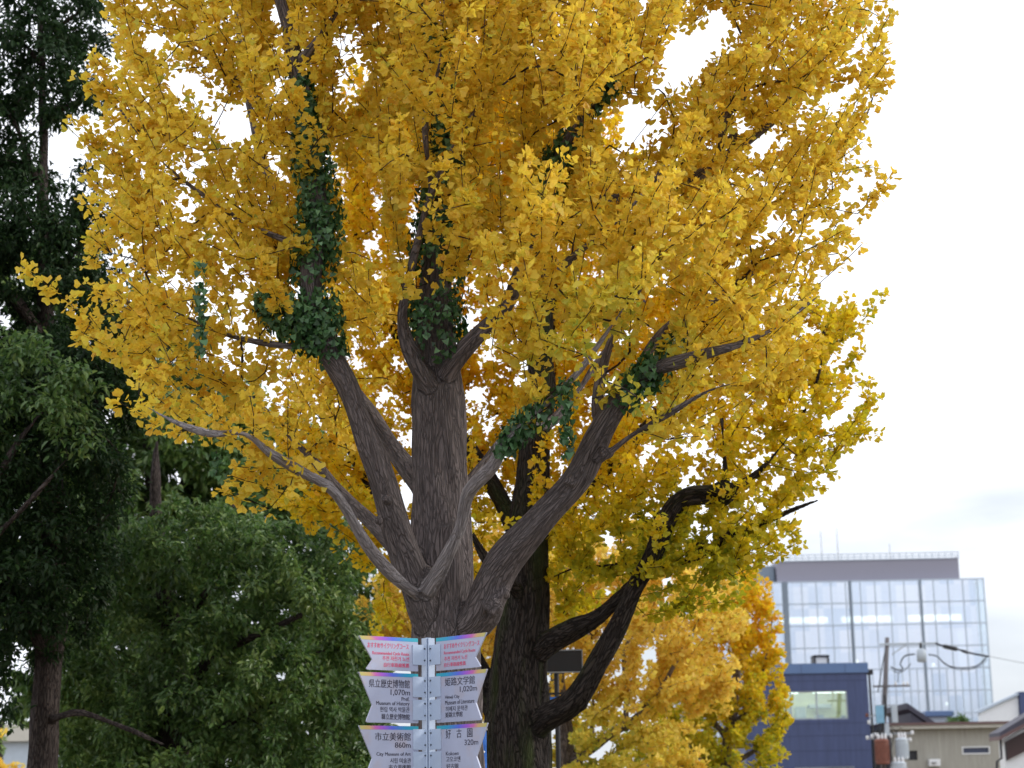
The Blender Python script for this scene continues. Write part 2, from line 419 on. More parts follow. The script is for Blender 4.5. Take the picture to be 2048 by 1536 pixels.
GINKGO = np.array([(0, 0, 0), (-.50, .50, .05), (-.36, .80, .09), (-.04, .74, 0), (.04, .74, 0), (.34, .82, .09), (.50, .52, .05)], float)
GINKGO_F = [np.array([[0, 3, 2, 1], [0, 6, 5, 4]]), np.array([[0, 4, 3]])]
OVAL = np.array([(0, 0, 0), (-.19, .30, .05), (-.16, .66, .03), (0, 1, -.10), (.16, .66, .03), (.19, .30, .05), (0, .5, -.03)], float)
OVAL_F = [np.array([[0, 6, 2, 1], [0, 5, 4, 6], [6, 4, 3, 2]])]
IVY = np.array([(0, .05, 0), (-.5, -.02, .04), (-.36, .38, .02), (0, .85, -.12), (.36, .38, .02), (.5, -.02, .04)], float)
IVY_F = [np.array([[0, 3, 2, 1], [0, 5, 4, 3]])]

def leaf_mesh(name, C, A, N, size, tint, tpl, tf, curl=None):
    """C base points, A leaf axis, N rough normal"""
    A = unit(A); Xv = unit(np.cross(A, N)); Nn = np.cross(Xv, A)
    k = len(tpl); n = len(C)
    t = tpl[None].repeat(n, 0).copy()
    t[:, :, 2] *= (rng.uniform(.2, 2.6, n) if curl is None else curl)[:, None]
    t[:, :, 0] *= rng.uniform(.82, 1.12, n)[:, None]
    V = C[:, None] + size[:, None, None] * (t[:, :, 0:1] * Xv[:, None] + t[:, :, 1:2] * A[:, None] + t[:, :, 2:3] * Nn[:, None])
    off = (np.arange(n) * k)[:, None, None]
    faces = [(f[None] + off).reshape(-1, f.shape[1]) for f in tf]
    return mesh_np(name, V.reshape(-1, 3), faces, {'tint': np.repeat(tint, k)})

def rand_dirs(n): return unit(rng.normal(0, 1, (n, 3)))

def ginkgo_leaves(X, D, chains, w, rate, per, size, tintf, wmax=14, droop=.25):
    """spur clusters along every thin shoot"""
    C, O = [], []
    for k, a, e in chains:
        pts = np.vstack([X[k], X[a:e]]); ww = np.concatenate([[w[a]], w[a:e]])
        seg = np.linalg.norm(np.diff(pts, axis=0), axis=1)
        for i in range(len(seg)):
            if ww[i + 1] > wmax: continue
            m = rng.poisson(seg[i] * rate)
            if m == 0: continue
            t = rng.random(m)[:, None]; C.append(pts[i] + (pts[i + 1] - pts[i]) * t)
            O.append(np.repeat(unit(pts[i + 1] - pts[i])[None], m, 0))
    C = np.vstack(C); O = np.vstack(O); m = rng.integers(per[0], per[1] + 1, len(C))
    C = np.repeat(C, m, 0); O = np.repeat(O, m, 0); n = len(C)
    cn = np.repeat(rng.normal(0, 1, len(m)), m)
    d = unit(rand_dirs(n) + O * .35 + np.array([0, 0, .1]))
    base = C + d * rng.uniform(.015, .065, n)[:, None]
    ax = unit(d + rng.normal(0, .35, (n, 3)) + np.array([0, 0, -droop]))
    nr = unit(rand_dirs(n) * .9 + np.array([0, -.45, .75]))
    sz = rng.normal(1, .20, n).clip(.5, 1.45) * size
    return base, ax, nr, sz, tintf(base, n, cn)

def merge(a, b, ma, mb_):
    """twigs and leaves of one crown as one mesh with two materials"""
    def get(me):
        n = len(me.vertices); v = np.zeros(n * 3, np.float32); me.vertices.foreach_get('co', v)
        m = len(me.loops); li = np.zeros(m, np.int32); me.loops.foreach_get('vertex_index', li)
        p = len(me.polygons); lt = np.zeros(p, np.int32); me.polygons.foreach_get('loop_total', lt)
        return v.reshape(-1, 3), li, lt
    va, la, ta = get(a); vb, lb, tb = get(b); na, nb = len(va), len(vb)
    me = bpy.data.meshes.new('crown'); me.vertices.add(na + nb); me.vertices.foreach_set('co', np.concatenate([va, vb]).ravel())
    lo = np.concatenate([la, lb + na]).astype(np.int32); me.loops.add(len(lo)); me.loops.foreach_set('vertex_index', lo)
    tt = np.concatenate([ta, tb]).astype(np.int32); me.polygons.add(len(tt))
    me.polygons.foreach_set('loop_start', np.concatenate([[0], np.cumsum(tt)[:-1]]).astype(np.int32)); me.polygons.foreach_set('loop_total', tt)
    me.polygons.foreach_set('material_index', np.concatenate([np.zeros(len(ta), np.int32), np.ones(len(tb), np.int32)]))
    me.polygons.foreach_set('use_smooth', np.concatenate([np.ones(len(ta), bool), np.zeros(len(tb), bool)]))
    me.update(calc_edges=True)
    bk = np.zeros(na * 3, np.float32); a.attributes['bk'].data.foreach_get('vector', bk)
    at = me.attributes.new('bk', 'FLOAT_VECTOR', 'POINT'); at.data.foreach_set('vector', np.concatenate([bk, np.zeros(nb * 3, np.float32)]))
    ti = np.zeros(nb, np.float32); b.attributes['tint'].data.foreach_get('value', ti)
    at = me.attributes.new('tint', 'FLOAT', 'POINT'); at.data.foreach_set('value', np.concatenate([np.zeros(na, np.float32), ti]))
    me.materials.append(ma); me.materials.append(mb_)
    bpy.data.meshes.remove(a); bpy.data.meshes.remove(b)
    return me

def build_tree(name, label, cat, base, limbs, starts, E, voids, sp, bark, leafmat, voxel, tintf, axis, group=None, knobs=(),
               rate=15, per=(3, 6), size=.088, kind='ginkgo', keep=1.0, up=.35, outw=.6, wmax=14, lump=.012, minr=0.0, extra=None, shoots=None, pale_limbs=()):
    root = thing(name, label, cat, base, group=group)
    off = np.array(tuple(base))
    T = targets(E, voids, sp, keep)
    X, D, ch, w, n0 = grow(limbs, starts, T, axis, up=up, outw=outw)
    if shoots: X, D, ch, w = add_shoots(X, D, ch, w, np.array(tuple(shoots[0])), E, voids, shoots[1], shoots[2])
    tm = trunk_mesh('trunk', limbs, voxel, knobs, lump, pale_limbs)
    def shift(me):
        n = len(me.vertices); v = np.zeros(n * 3, np.float32); me.vertices.foreach_get('co', v)
        v = v.reshape(-1, 3) - off.astype(np.float32); me.vertices.foreach_set('co', v.ravel()); me.update(); return me
    link('trunk', shift(tm), bark, root)
    tv = twig_mesh('crown', X, ch, w, n0, minr=minr)
    if kind == 'ginkgo':
        b, ax, nr, sz, ti = ginkgo_leaves(X, D, ch, w, rate, per, size, tintf, wmax)
        if extra is not None: b, ax, nr, sz, ti = extra(b, ax, nr, sz, ti)
        me = leaf_mesh('crown', b, ax, nr, sz, ti, GINKGO, GINKGO_F)
    else:
        b, ax, nr, sz, ti = ginkgo_leaves(X, D, ch, w, rate, per, size, tintf, wmax, droop=.55)
        b = b + rng.normal(0, .07, b.shape)
        me = leaf_mesh('crown', b, ax, unit(nr + np.array([0, -.2, .6])), sz, ti, OVAL, OVAL_F)
    link('crown', shift(merge(tv, me, bark, leafmat)), None, root)
    LOG.append((label[:30], len(T), len(b)))
    return root

def L(*pts, step=.08):
    """pts: (px, py, depth, width px) -> resampled polyline and radii"""
    return resample([P(a, b, c) for a, b, c, _ in pts], [w * .5 * c / F for _, _, c, w in pts], step)

# ------------------------------------------------------------------ materials
M = {}
M['ground'] = mat_simple('ground_soil', (.16, .13, .09), .95, var=.4, scale=1.5, bump=.5, dirt=(.35, .24, .05))
M['pavement'] = mat_simple('pavement_stone', (.28, .27, .26), .9, var=.2, scale=2.5)
M['asphalt'] = mat_simple('asphalt', (.05, .05, .052), .9, var=.3, scale=6)
M['kerb'] = mat_simple('kerb_stone', (.33, .32, .31), .85, var=.2, scale=4)
M['bark'] = mat_bark('ginkgo_bark', (.068, .050, .047), (.155, .124, .120), pale=1.0)
M['bark2'] = mat_bark('old_ginkgo_bark', (.028, .023, .021), (.085, .072, .064), moss=(.035, .045, .016), ridge=1.4)
M['bark3'] = mat_bark('grey_ginkgo_bark', (.15, .125, .12), (.32, .28, .27))
M['bark4'] = mat_bark('evergreen_bark', (.05, .04, .038), (.12, .10, .09))
YEL = [(0.0, (.40, .46, .06)), (.22, (.67, .60, .065)), (.5, (.80, .605, .062)), (.78, (.82, .56, .052)), (1.0, (.74, .43, .045))]
M['leaf'] = mat_leaf('golden_ginkgo_leaf', YEL, .56, gloss=.02)
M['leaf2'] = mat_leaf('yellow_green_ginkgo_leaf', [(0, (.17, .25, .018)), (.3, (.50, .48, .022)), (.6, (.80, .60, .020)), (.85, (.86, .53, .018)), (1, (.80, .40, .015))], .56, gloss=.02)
M['leaf3'] = mat_leaf('orange_ginkgo_leaf', [(0, (.28, .36, .06)), (.3, (.74, .66, .09)), (.6, (.85, .65, .11)), (1, (.84, .55, .10))], .56, gloss=.02)
M['leaf4'] = mat_leaf('dark_evergreen_leaf', [(0, (.010, .026, .009)), (.5, (.020, .048, .014)), (1, (.042, .085, .020))], .3, gloss=.016, rough=.45)  # albedo set low so the leaf colour carries this crown's dense shading
M['leaf5'] = mat_leaf('mid_evergreen_leaf', [(0, (.030, .080, .018)), (.5, (.090, .180, .040)), (1, (.25, .35, .085))], .40, gloss=.04, rough=.42)
M['ivy'] = mat_leaf('ivy_leaf', [(0, (.016, .052, .015)), (.5, (.056, .145, .045)), (1, (.17, .33, .16))], .25, gloss=.03, rough=.4)

# ------------------------------------------------------------------ ground
def struct(name, mb, mat): return tag(mb.build(name, mat), kind='structure')
struct('ground', MB().box(-500, 500, -60, 1200, -.6, 0), M['ground'])
struct('pavement', MB().box(-40, 60, -6, 10.5, -.3, .004), M['pavement'])
struct('kerb', MB().box(-60, 120, 46.0, 46.2, -.3, .13), M['kerb'])
struct('road', MB().box(-200, 300, 46.2, 58, -.3, .008), M['asphalt'])

# ------------------------------------------------------------------ the golden ginkgo
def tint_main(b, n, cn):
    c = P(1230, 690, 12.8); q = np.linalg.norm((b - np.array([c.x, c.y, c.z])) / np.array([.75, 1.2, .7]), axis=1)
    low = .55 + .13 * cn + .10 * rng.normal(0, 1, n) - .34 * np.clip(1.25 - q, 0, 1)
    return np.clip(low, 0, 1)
D0 = 15.0
base1 = Vector((P(892, 1400, D0).x, D0, 0))
zb = base1
def ground_pt(v, s=0.0): return Vector((v.x + s, v.y, 0.0))
trunk1 = resample([ground_pt(base1, .03) + Vector((0, 0, -.15)), Vector((base1.x + .02, D0, .25)), Vector((base1.x + .01, D0, .8))] +
                  [P(a, b, D0) for a, b in ((892, 1330), (889, 1230), (884, 1080), (880, 920), (877, 800), (872, 700), (870, 560), (886, 400), (880, 200), (858, 50), (850, -120), (846, -320), (850, -480))],
                  [.47, .36, .32, .285, .265, .25, .235, .225, .19, .13, .11, .085, .07, .055, .035, .02], .08)
limbs1 = [trunk1,
  L((872,1290,14.92,60),(850,1210,14.84,74),(812,1110,14.7,64),(760,950,14.45,50),(702,790,14.25,44),(652,690,14.15,44),(622,560,14.1,44),(640,430,14.15,40),(614,250,14.2,34),(592,120,14.2,36),(560,0,14.1,22),(530,-130,14.1,14),(500,-300,14.2,8)),
  L((594,130,14.2,26),(625,95,14.0,22),(675,15,13.8,16),(700,-80,13.7,12),(730,-220,13.7,7)),
  L((868,1010,15.1,50),(815,935,15.3,42),(745,838,15.7,35),(690,755,16.1,31),(645,640,16.5,34),(560,420,16.9,24),(500,220,17.2,16),(470,0,17.3,8)),
  L((842,1195,14.75,27),(805,1168,14.5,24),(740,1100,14.15,22),(668,985,13.75,25),(600,940,13.5,21),(540,905,13.3,18),(488,868,13.1,15),(420,868,12.9,11),(345,842,12.7,9),(270,800,12.6,6)),
  L((850,1170,15.05,36),(790,1095,15.3,36),(738,1040,15.6,32),(690,995,16.0,27),(625,920,16.4,18),(540,830,16.8,12),(440,740,17.2,8)),
  L((852,1185,14.66,34),(885,1130,14.5,31),(918,1060,14.3,27),(936,985,14.1,29),(985,930,13.8,23),(1014,885,13.6,21),(1100,800,13.3,14),(1165,735,13.2,10),(1230,640,13.1,8),(1290,560,13.0,5)),
  L((930,985,15.1,36),(985,915,15.5,32),(1045,858,15.9,26),(1110,838,16.4,20),(1200,720,16.9,13),(1290,600,17.3,8)),
  L((925,1265,14.9,66),(965,1222,14.75,78),(1003,1130,14.5,68),(1080,1042,14.2,60),(1150,962,14.0,56),(1195,878,13.8,52),(1240,802,13.6,42),(1302,742,13.4,29),(1400,712,13.1,22),(1480,690,13.0,16),(1560,650,13.2,8),(1640,590,13.5,5)),
  L((1205,870,13.8,26),(1192,800,13.9,22),(1240,640,14.1,18),(1330,500,14.3,13),(1420,380,14.5,8)),
  L((1195,925,13.8,13),(1260,872,13.5,12),(1330,832,13.2,10),(1420,780,12.9,7),(1500,760,12.7,5)),
  L((872,790,14.95,46),(905,730,14.8,44),(955,672,14.6,38),(1005,620,14.5,34),(1042,540,14.5,32),(1085,395,14.45,32),(1140,280,14.4,30),(1200,170,14.35,27),(1240,50,14.3,22),(1250,-60,14.3,16),(1270,-250,14.3,8)),
  L((875,800,14.9,48),(838,735,14.75,40),(812,680,14.65,30),(803,630,14.55,22),(820,540,14.4,16),(845,450,14.1,15),(872,360,13.8,15),(905,300,13.6,12),(960,210,13.4,9)),
  L((862,375,13.8,14),(850,250,13.5,11),(880,120,13.3,8),(890,-40,13.2,5)),
  L((1020,590,14.5,22),(1040,545,14.1,20),(1100,545,13.7,17),(1160,500,13.4,13),(1250,430,13.2,9),(1330,330,13.1,6)),
  L((1240,805,13.6,20),(1330,660,14.0,19),(1440,590,14.3,17),(1530,520,14.5,13),(1600,440,14.6,9),(1690,330,14.7,6),(1745,200,14.8,4)),
  L((1085,400,14.45,26),(1210,400,14.8,26),(1340,380,15.0,25),(1440,320,15.1,24),(1500,275,15.1,23),(1560,230,15.1,20),(1610,160,15.1,15),(1680,60,15.1,9),(1740,-60,15.1,5)),
  L((1440,320,15.1,15),(1447,240,15.0,15),(1490,190,14.9,13),(1520,90,14.8,10),(1548,-20,14.8,8),(1560,-150,14.8,5)),
  L((625,500,14.1,17),(540,470,14.0,12),(450,420,13.9,9),(330,330,13.8,6),(240,220,13.2,5)),
  L((650,690,14.15,17),(560,690,14.0,12),(450,670,13.8,9),(340,620,13.6,7),(230,600,12.9,6)),
  L((615,260,14.2,20),(520,200,14.5,15),(420,120,14.8,11),(320,60,15.0,7)) ]
starts1 = [.72,.48,.3,.45,.50,.55,.42,.5,.55,.2,.3,.42,.40,.1,.25,.28,.25,.1,.25,.25,.25]
E1 = [ell(800,560,13.5,55,70,.3), ell(185,465,13.7,55,32,.5), ell(190,715,13.3,50,30,.4), ell(215,585,13.6,50,28,.4), ell(200,180,14.4,45,40,.5), ell(1750,40,14.8,60,70,.6), ell(1745,280,14.7,45,40,.5), ell(1700,440,14.5,60,45,.5), ell(1640,500,14.2,60,40,.5), ell(1600,330,14.2,140,150,.9), ell(1500,480,13.9,150,140,.9), ell(1560,640,13.4,80,70,.5), ell(330,420,13.8,130,150,.8), ell(480,640,13.5,150,120,.7), ell(520,330,14.6,330,310,1.6), ell(860,120,14.6,420,260,2.0), ell(1130,250,14.3,330,320,2.0), ell(1480,210,14.8,250,300,1.5), ell(1620,120,14.8,170,210,1.1),
      ell(390,640,14.0,235,205,1.2), ell(1330,560,14.0,260,215,1.4), ell(1120,690,13.2,170,150,.7), ell(1010,440,13.6,220,170,.8), ell(1450,690,13.8,190,150,1.0),
      ell(640,820,16.2,170,150,.8), ell(480,850,13.2,170,75,.45), ell(330,790,13.0,130,80,.4), ell(880,-200,15,640,320,2.3), ell(1400,-180,15,420,260,1.6),
      ell(250,230,14.4,110,190,.8), ell(270,500,13.8,120,150,.7), ell(1700,370,14.6,80,150,.6), ell(1610,520,14.0,110,130,.7), ell(1340,820,13.4,140,80,.55), ell(930,620,13.3,110,110,.4),
      ell(560,960,13.6,120,80,.35), ell(700,640,16.4,140,180,.8), ell(1200,480,12.8,250,210,.7), ell(420,40,14.8,260,120,1.2), ell(1070,860,13.4,90,70,.4), ell(880,330,13.2,170,160,.5)]
V1 = [gap(315,80,14.6,62,24,7), gap(460,240,14.6,48,52,7), gap(715,425,14.6,50,75,7), gap(1370,115,14.6,58,58,8), gap(1265,270,14.6,48,58,8), gap(1450,70,14.8,34,32,8), gap(395,160,14.6,52,24,7), gap(690,100,15,26,40,7), gap(1650,570,14.6,26,36,6),
      gap(740,700,14.6,45,70,3.0), gap(645,520,13.0,62,240,1.1), gap(870,570,13.5,50,110,.7), gap(1105,330,13.4,40,110,.75), gap(1290,735,13.0,60,45,.6), gap(690,180,14.4,30,40,3),
      gap(650,330,13.1,55,130,.9), gap(1190,840,12.9,70,90,.8), gap(1490,250,13.7,70,50,.8)]
def thin_main(b, ax, nr, sz, ti):
    q = np.full(len(b), 9.0)
    for e in V1[:9]: q = np.minimum(q, gapq(b, e))
    m = rng.random(len(b)) < np.clip((q - .5) / .8, .09, 1)
    m &= ~(in_gap(b, V1[9:]) & (rng.random(len(b)) < .5))
    return b[m], ax[m], nr[m], sz[m], ti[m]
axis1 = np.array([base1.x, D0, 0])
kn = [(tuple(P(1000,1185,14.55)), .085), (tuple(P(985,1215,14.5)), .07), (tuple(P(1142,962,13.9)), .05), (tuple(P(1213,905,13.7)), .055), (tuple(P(748,925,14.4)), .05), (tuple(P(775,1000,14.4)), .04),
      (tuple(P(758,1040,14.45)), .04), (tuple(P(880,1140,14.8)), .06), (tuple(P(860,1150,14.7)), .07), (tuple(P(1002,895,13.6)), .05), (tuple(P(655,968,13.7)), .045), (tuple(P(1470,278,15.05)), .06), (tuple(P(1448,240,15)), .05)]
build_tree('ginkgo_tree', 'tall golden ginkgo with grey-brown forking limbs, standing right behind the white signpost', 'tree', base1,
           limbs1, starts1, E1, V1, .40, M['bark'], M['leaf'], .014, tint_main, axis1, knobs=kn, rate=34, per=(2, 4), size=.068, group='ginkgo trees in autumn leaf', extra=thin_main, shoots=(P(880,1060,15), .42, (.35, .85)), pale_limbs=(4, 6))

# ------------------------------------------------------------------ ginkgo behind
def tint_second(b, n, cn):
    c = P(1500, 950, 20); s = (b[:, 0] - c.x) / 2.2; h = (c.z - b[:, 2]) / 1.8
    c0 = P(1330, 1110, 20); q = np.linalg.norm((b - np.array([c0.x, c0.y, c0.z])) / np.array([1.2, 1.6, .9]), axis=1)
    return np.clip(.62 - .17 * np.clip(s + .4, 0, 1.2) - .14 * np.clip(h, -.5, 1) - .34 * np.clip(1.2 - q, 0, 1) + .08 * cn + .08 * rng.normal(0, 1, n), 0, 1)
D2 = 20.0; base2 = Vector((P(1036, 1500, D2).x, D2, 0))
trunk2 = resample([base2 + Vector((0, 0, -.15)), base2 + Vector((0, 0, .3))] + [P(a, b, D2) for a, b in ((1036, 1500), (1036, 1400), (1042, 1290), (1052, 1150), (1062, 1000), (1075, 850), (1085, 700), (1090, 560), (1080, 400), (1070, 250))],
                  [.48, .42, .36, .33, .30, .25, .20, .17, .14, .11, .07, .03], .1)
limbs2 = [trunk2,
  L((1050,1470,19.9,54),(1100,1432,19.7,48),(1150,1400,19.5,46),(1195,1330,19.4,44),(1240,1240,19.3,40),(1290,1140,19.2,36),(1330,1050,19.1,40),(1370,995,19.0,38),(1445,985,18.9,40),(1500,960,18.9,13),(1545,915,18.9,10),(1600,840,18.9,7),(1640,740,18.9,5),(1650,640,18.9,4)),
  L((1442,990,18.9,26),(1450,940,18.85,12),(1446,880,18.85,9),(1443,835,18.85,5)),
  L((1060,1310,19.9,56),(1105,1282,19.8,46),(1155,1256,19.6,42),(1200,1232,19.5,34),(1290,1150,19.4,18),(1400,1110,19.3,16),(1470,1065,19.3,22),(1560,1030,19.2,14),(1640,1000,19.2,6)),
  L((1040,1480,20.1,66),(985,1400,20.2,52),(945,1310,20.3,40),(880,1180,20.5,30),(790,1050,20.7,20),(700,900,20.9,12),(640,760,21,6)),
  L((1058,1130,20,46),(1130,1010,20.4,36),(1250,900,20.8,26),(1380,760,21.2,16),(1500,620,21.5,8)),
  L((1056,1100,20,46),(980,960,20.3,34),(860,780,20.6,24),(740,580,20.9,14),(640,420,21,6)),
  L((1052,1200,19.9,30),(1000,1150,19.5,22),(950,1080,19.2,14),(920,1000,19,8)) ]
E2 = [ell(1400,960,18.6,80,35,.3), ell(1300,1110,18.8,40,50,.3), ell(1480,950,18.6,60,40,.3), ell(1230,1290,19.0,40,30,.25), ell(740,760,21,120,200,1.0), ell(690,1000,20.9,90,120,.7), ell(800,930,20.8,60,120,.6), ell(1010,900,20.8,110,140,.9), ell(1010,1130,20.7,70,130,.6), ell(1150,960,20.6,150,130,1.0), ell(1200,1110,20.0,110,100,.8), ell(1380,1150,19.8,110,90,.7), ell(1250,1000,19.9,120,110,.8), ell(1400,920,19.6,130,100,.8), ell(1700,800,19.4,60,130,.7), ell(1600,1000,19.3,70,50,.5), ell(1180,1190,20.2,110,70,.7), ell(1500,1050,19.5,80,60,.5),
      ell(1560,760,19.2,150,150,1.0), ell(1650,930,19.2,70,80,.6), ell(1540,860,19.4,170,210,1.3), ell(1620,720,19.6,120,170,1.0), ell(1440,1060,19.2,160,120,1.1), ell(1250,1000,19.6,190,200,1.2), ell(1130,1120,20.4,150,140,1.0), ell(1300,1190,19.5,90,60,.6),
      ell(700,900,20.9,150,260,1.3), ell(840,700,21.2,260,240,1.3), ell(1250,650,21.2,330,260,1.6), ell(985,990,20.6,90,150,.9), ell(780,1190,20.8,60,85,.6), ell(1000,1060,18.9,60,50,.4), ell(1010,1230,18.8,55,25,.3), ell(1050,1210,18.7,40,22,.25),
      ell(1640,850,19.3,110,130,.9), ell(1560,1000,19.2,110,70,.8), ell(940,350,21,330,260,1.8), ell(660,1080,20.9,70,70,.5), ell(980,1290,20.6,60,60,.5), ell(1690,900,19.2,60,60,.5)]
V2 = [gap(1400,880,19.2,36,30,2.5), gap(1510,930,19.2,40,34,2.2), gap(1480,800,19.2,18,30,2)]
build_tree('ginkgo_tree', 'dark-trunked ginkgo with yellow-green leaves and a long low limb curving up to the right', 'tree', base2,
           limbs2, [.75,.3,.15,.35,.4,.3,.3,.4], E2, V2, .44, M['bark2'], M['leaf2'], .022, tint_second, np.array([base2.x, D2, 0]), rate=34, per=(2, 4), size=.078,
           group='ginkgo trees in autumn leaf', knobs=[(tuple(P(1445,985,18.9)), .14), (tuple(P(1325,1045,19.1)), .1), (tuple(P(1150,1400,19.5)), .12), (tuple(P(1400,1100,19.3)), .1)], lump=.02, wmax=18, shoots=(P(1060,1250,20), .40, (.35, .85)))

# ------------------------------------------------------------------ far ginkgos
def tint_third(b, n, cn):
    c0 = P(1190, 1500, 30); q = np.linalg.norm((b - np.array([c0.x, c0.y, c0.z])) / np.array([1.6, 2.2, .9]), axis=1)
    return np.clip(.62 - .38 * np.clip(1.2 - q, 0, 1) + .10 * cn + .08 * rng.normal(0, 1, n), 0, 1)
D3 = 30.0; base3 = Vector((P(1135, 1536, D3).x, D3, 0))
limbs3 = [resample([base3 + Vector((0, 0, -.1)), base3 + Vector((0, 0, .3))] + [P(a, b, D3) for a, b in ((1132,1500),(1124,1420),(1114,1340),(1130,1220),(1140,1100),(1150,960))], [.26,.2,.15,.125,.12,.09,.06,.02], .12),
  L((1130,1530,30,26),(1180,1500,29.8,18),(1225,1465,29.6,20),(1270,1440,29.4,18),(1320,1380,29.2,13),(1370,1290,29,9),(1420,1200,28.9,5)),
  L((1252,1455,29.5,14),(1252,1380,29.6,11),(1250,1300,29.6,9),(1290,1230,29.6,6)),
  L((1150,1530,29.9,14),(1182,1490,29.7,12),(1183,1440,29.7,10),(1190,1350,29.7,6)),
  L((1116,1350,30,16),(1200,1250,30.4,12),(1290,1150,30.8,8)),
  L((1120,1400,30,16),(1060,1330,30.3,12),(1000,1240,30.6,8)) ]
E3 = [ell(1180,1420,30.2,90,80,.9), ell(1230,1490,30.2,100,60,.8), ell(1130,1340,30.8,80,80,.8), ell(1130,1420,30.4,90,110,1.0), ell(1050,1150,31,180,120,1.2), ell(860,1230,31.5,140,110,1.3), ell(1400,1330,29.6,90,110,1.0), ell(1280,1540,29.6,130,70,1.0), ell(1330,1200,29.8,120,90,1.0), ell(1010,1450,31,90,110,1.0), ell(1240,1330,29.8,140,140,1.3), ell(1340,1270,29.5,110,120,1.2), ell(1170,1490,29.6,110,80,.9), ell(1120,1250,30.3,120,140,1.2), ell(1290,1450,29.4,110,80,.9), ell(1420,1210,29.6,70,70,.8), ell(1340,1370,29.3,100,90,.9), ell(1200,1150,30.6,220,110,1.2), ell(1000,1250,30.8,100,140,1.0), ell(1180,1560,29.5,120,60,.8)]
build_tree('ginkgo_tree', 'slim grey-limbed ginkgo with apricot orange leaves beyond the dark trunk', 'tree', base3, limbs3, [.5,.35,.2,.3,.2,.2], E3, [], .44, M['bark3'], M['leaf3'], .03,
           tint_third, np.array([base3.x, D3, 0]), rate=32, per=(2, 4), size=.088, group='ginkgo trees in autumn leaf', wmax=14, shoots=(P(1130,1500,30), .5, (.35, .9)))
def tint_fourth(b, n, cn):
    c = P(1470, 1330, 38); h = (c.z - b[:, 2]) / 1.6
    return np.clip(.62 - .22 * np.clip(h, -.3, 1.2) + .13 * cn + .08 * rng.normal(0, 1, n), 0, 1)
D4 = 38.0; base4 = Vector((P(1452, 1536, D4).x, D4, 0))
limbs4 = [resample([base4 + Vector((0, 0, -.1)), base4 + Vector((0, 0, .3))] + [P(a, b, D4) for a, b in ((1455,1530),(1460,1460),(1470,1380),(1478,1290),(1490,1200),(1495,1130))], [.24,.19,.15,.12,.10,.07,.045,.015], .12),
  L((1460,1470,38,15),(1500,1400,37.7,11),(1535,1310,37.5,8),(1545,1230,37.4,4)), L((1458,1480,38,15),(1410,1420,37.8,11),(1370,1340,37.6,8),(1360,1260,37.5,4)),
  L((1456,1530,38,14),(1510,1500,37.6,10),(1550,1450,37.4,6)), L((1456,1530,38,14),(1390,1510,37.8,10),(1330,1470,37.6,6)) ]
E4 = [ell(1390,1380,37.9,90,90,1.0), ell(1440,1500,37.7,110,80,1.0), ell(1450,1200,38,60,70,.8), ell(1530,1480,37.6,45,60,.7), ell(1480,1260,38,70,130,1.1), ell(1520,1270,37.6,45,100,.7), ell(1480,1400,37.8,95,110,1.1), ell(1400,1440,37.7,100,100,1.0), ell(1340,1500,37.7,90,70,.9), ell(1500,1480,37.6,75,75,.8), ell(1430,1330,37.8,80,100,.9), ell(1450,1580,37.7,110,70,1.0), ell(1500,1160,38,22,40,.5), ell(1535,1400,37.5,42,90,.6)]
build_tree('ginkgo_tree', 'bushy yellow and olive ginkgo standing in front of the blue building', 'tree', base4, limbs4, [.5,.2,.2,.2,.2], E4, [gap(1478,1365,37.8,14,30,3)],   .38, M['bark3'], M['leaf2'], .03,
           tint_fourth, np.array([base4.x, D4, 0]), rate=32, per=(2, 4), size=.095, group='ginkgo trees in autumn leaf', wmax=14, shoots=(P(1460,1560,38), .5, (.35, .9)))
def small_tree(label, cat, px, d, ells, barkm, leafm, tintf, kind='ginkgo', sp=.6, size=.12, group=None, rate=10, name='ginkgo_tree'):
    b = Vector((P(px, 1536, d).x, d, 0)); z = max(e[2] + e[5] * .5 for e in ells)
    lm = [resample([b + Vector((0, 0, -.1)), b + Vector((.02, 0, z * .4)), b + Vector((-.03, 0, z * .75)), b + Vector((0, 0, z))], [.2, .15, .09, .03], .15)]
    return build_tree(name, label, cat, b, lm, [.25], ells, [], sp, barkm, leafm, .04, tintf, np.array([b.x, d, 0]), rate=rate, per=(4, 7), size=size, kind=kind, group=group)
small_tree('small bright yellow ginkgo far off past the dark trunk at the lower left edge', 'tree', -10, 48, [ell(10,1530,48,55,45,1.2), ell(-60,1510,48,90,70,1.4)], M['bark3'], M['leaf3'], lambda b, n, cn: np.clip(.66 + .1 * cn, 0, 1), group='ginkgo trees in autumn leaf')
small_tree('small yellow ginkgo glimpsed between the left dark trunk and low evergreen leaves', 'tree', 130, 50, [ell(130,1525,50,35,35,1.0), ell(150,1560,50,60,50,1.2)], M['bark3'], M['leaf3'], lambda b, n, cn: np.clip(.5 + .1 * cn, 0, 1), group='ginkgo trees in autumn leaf')

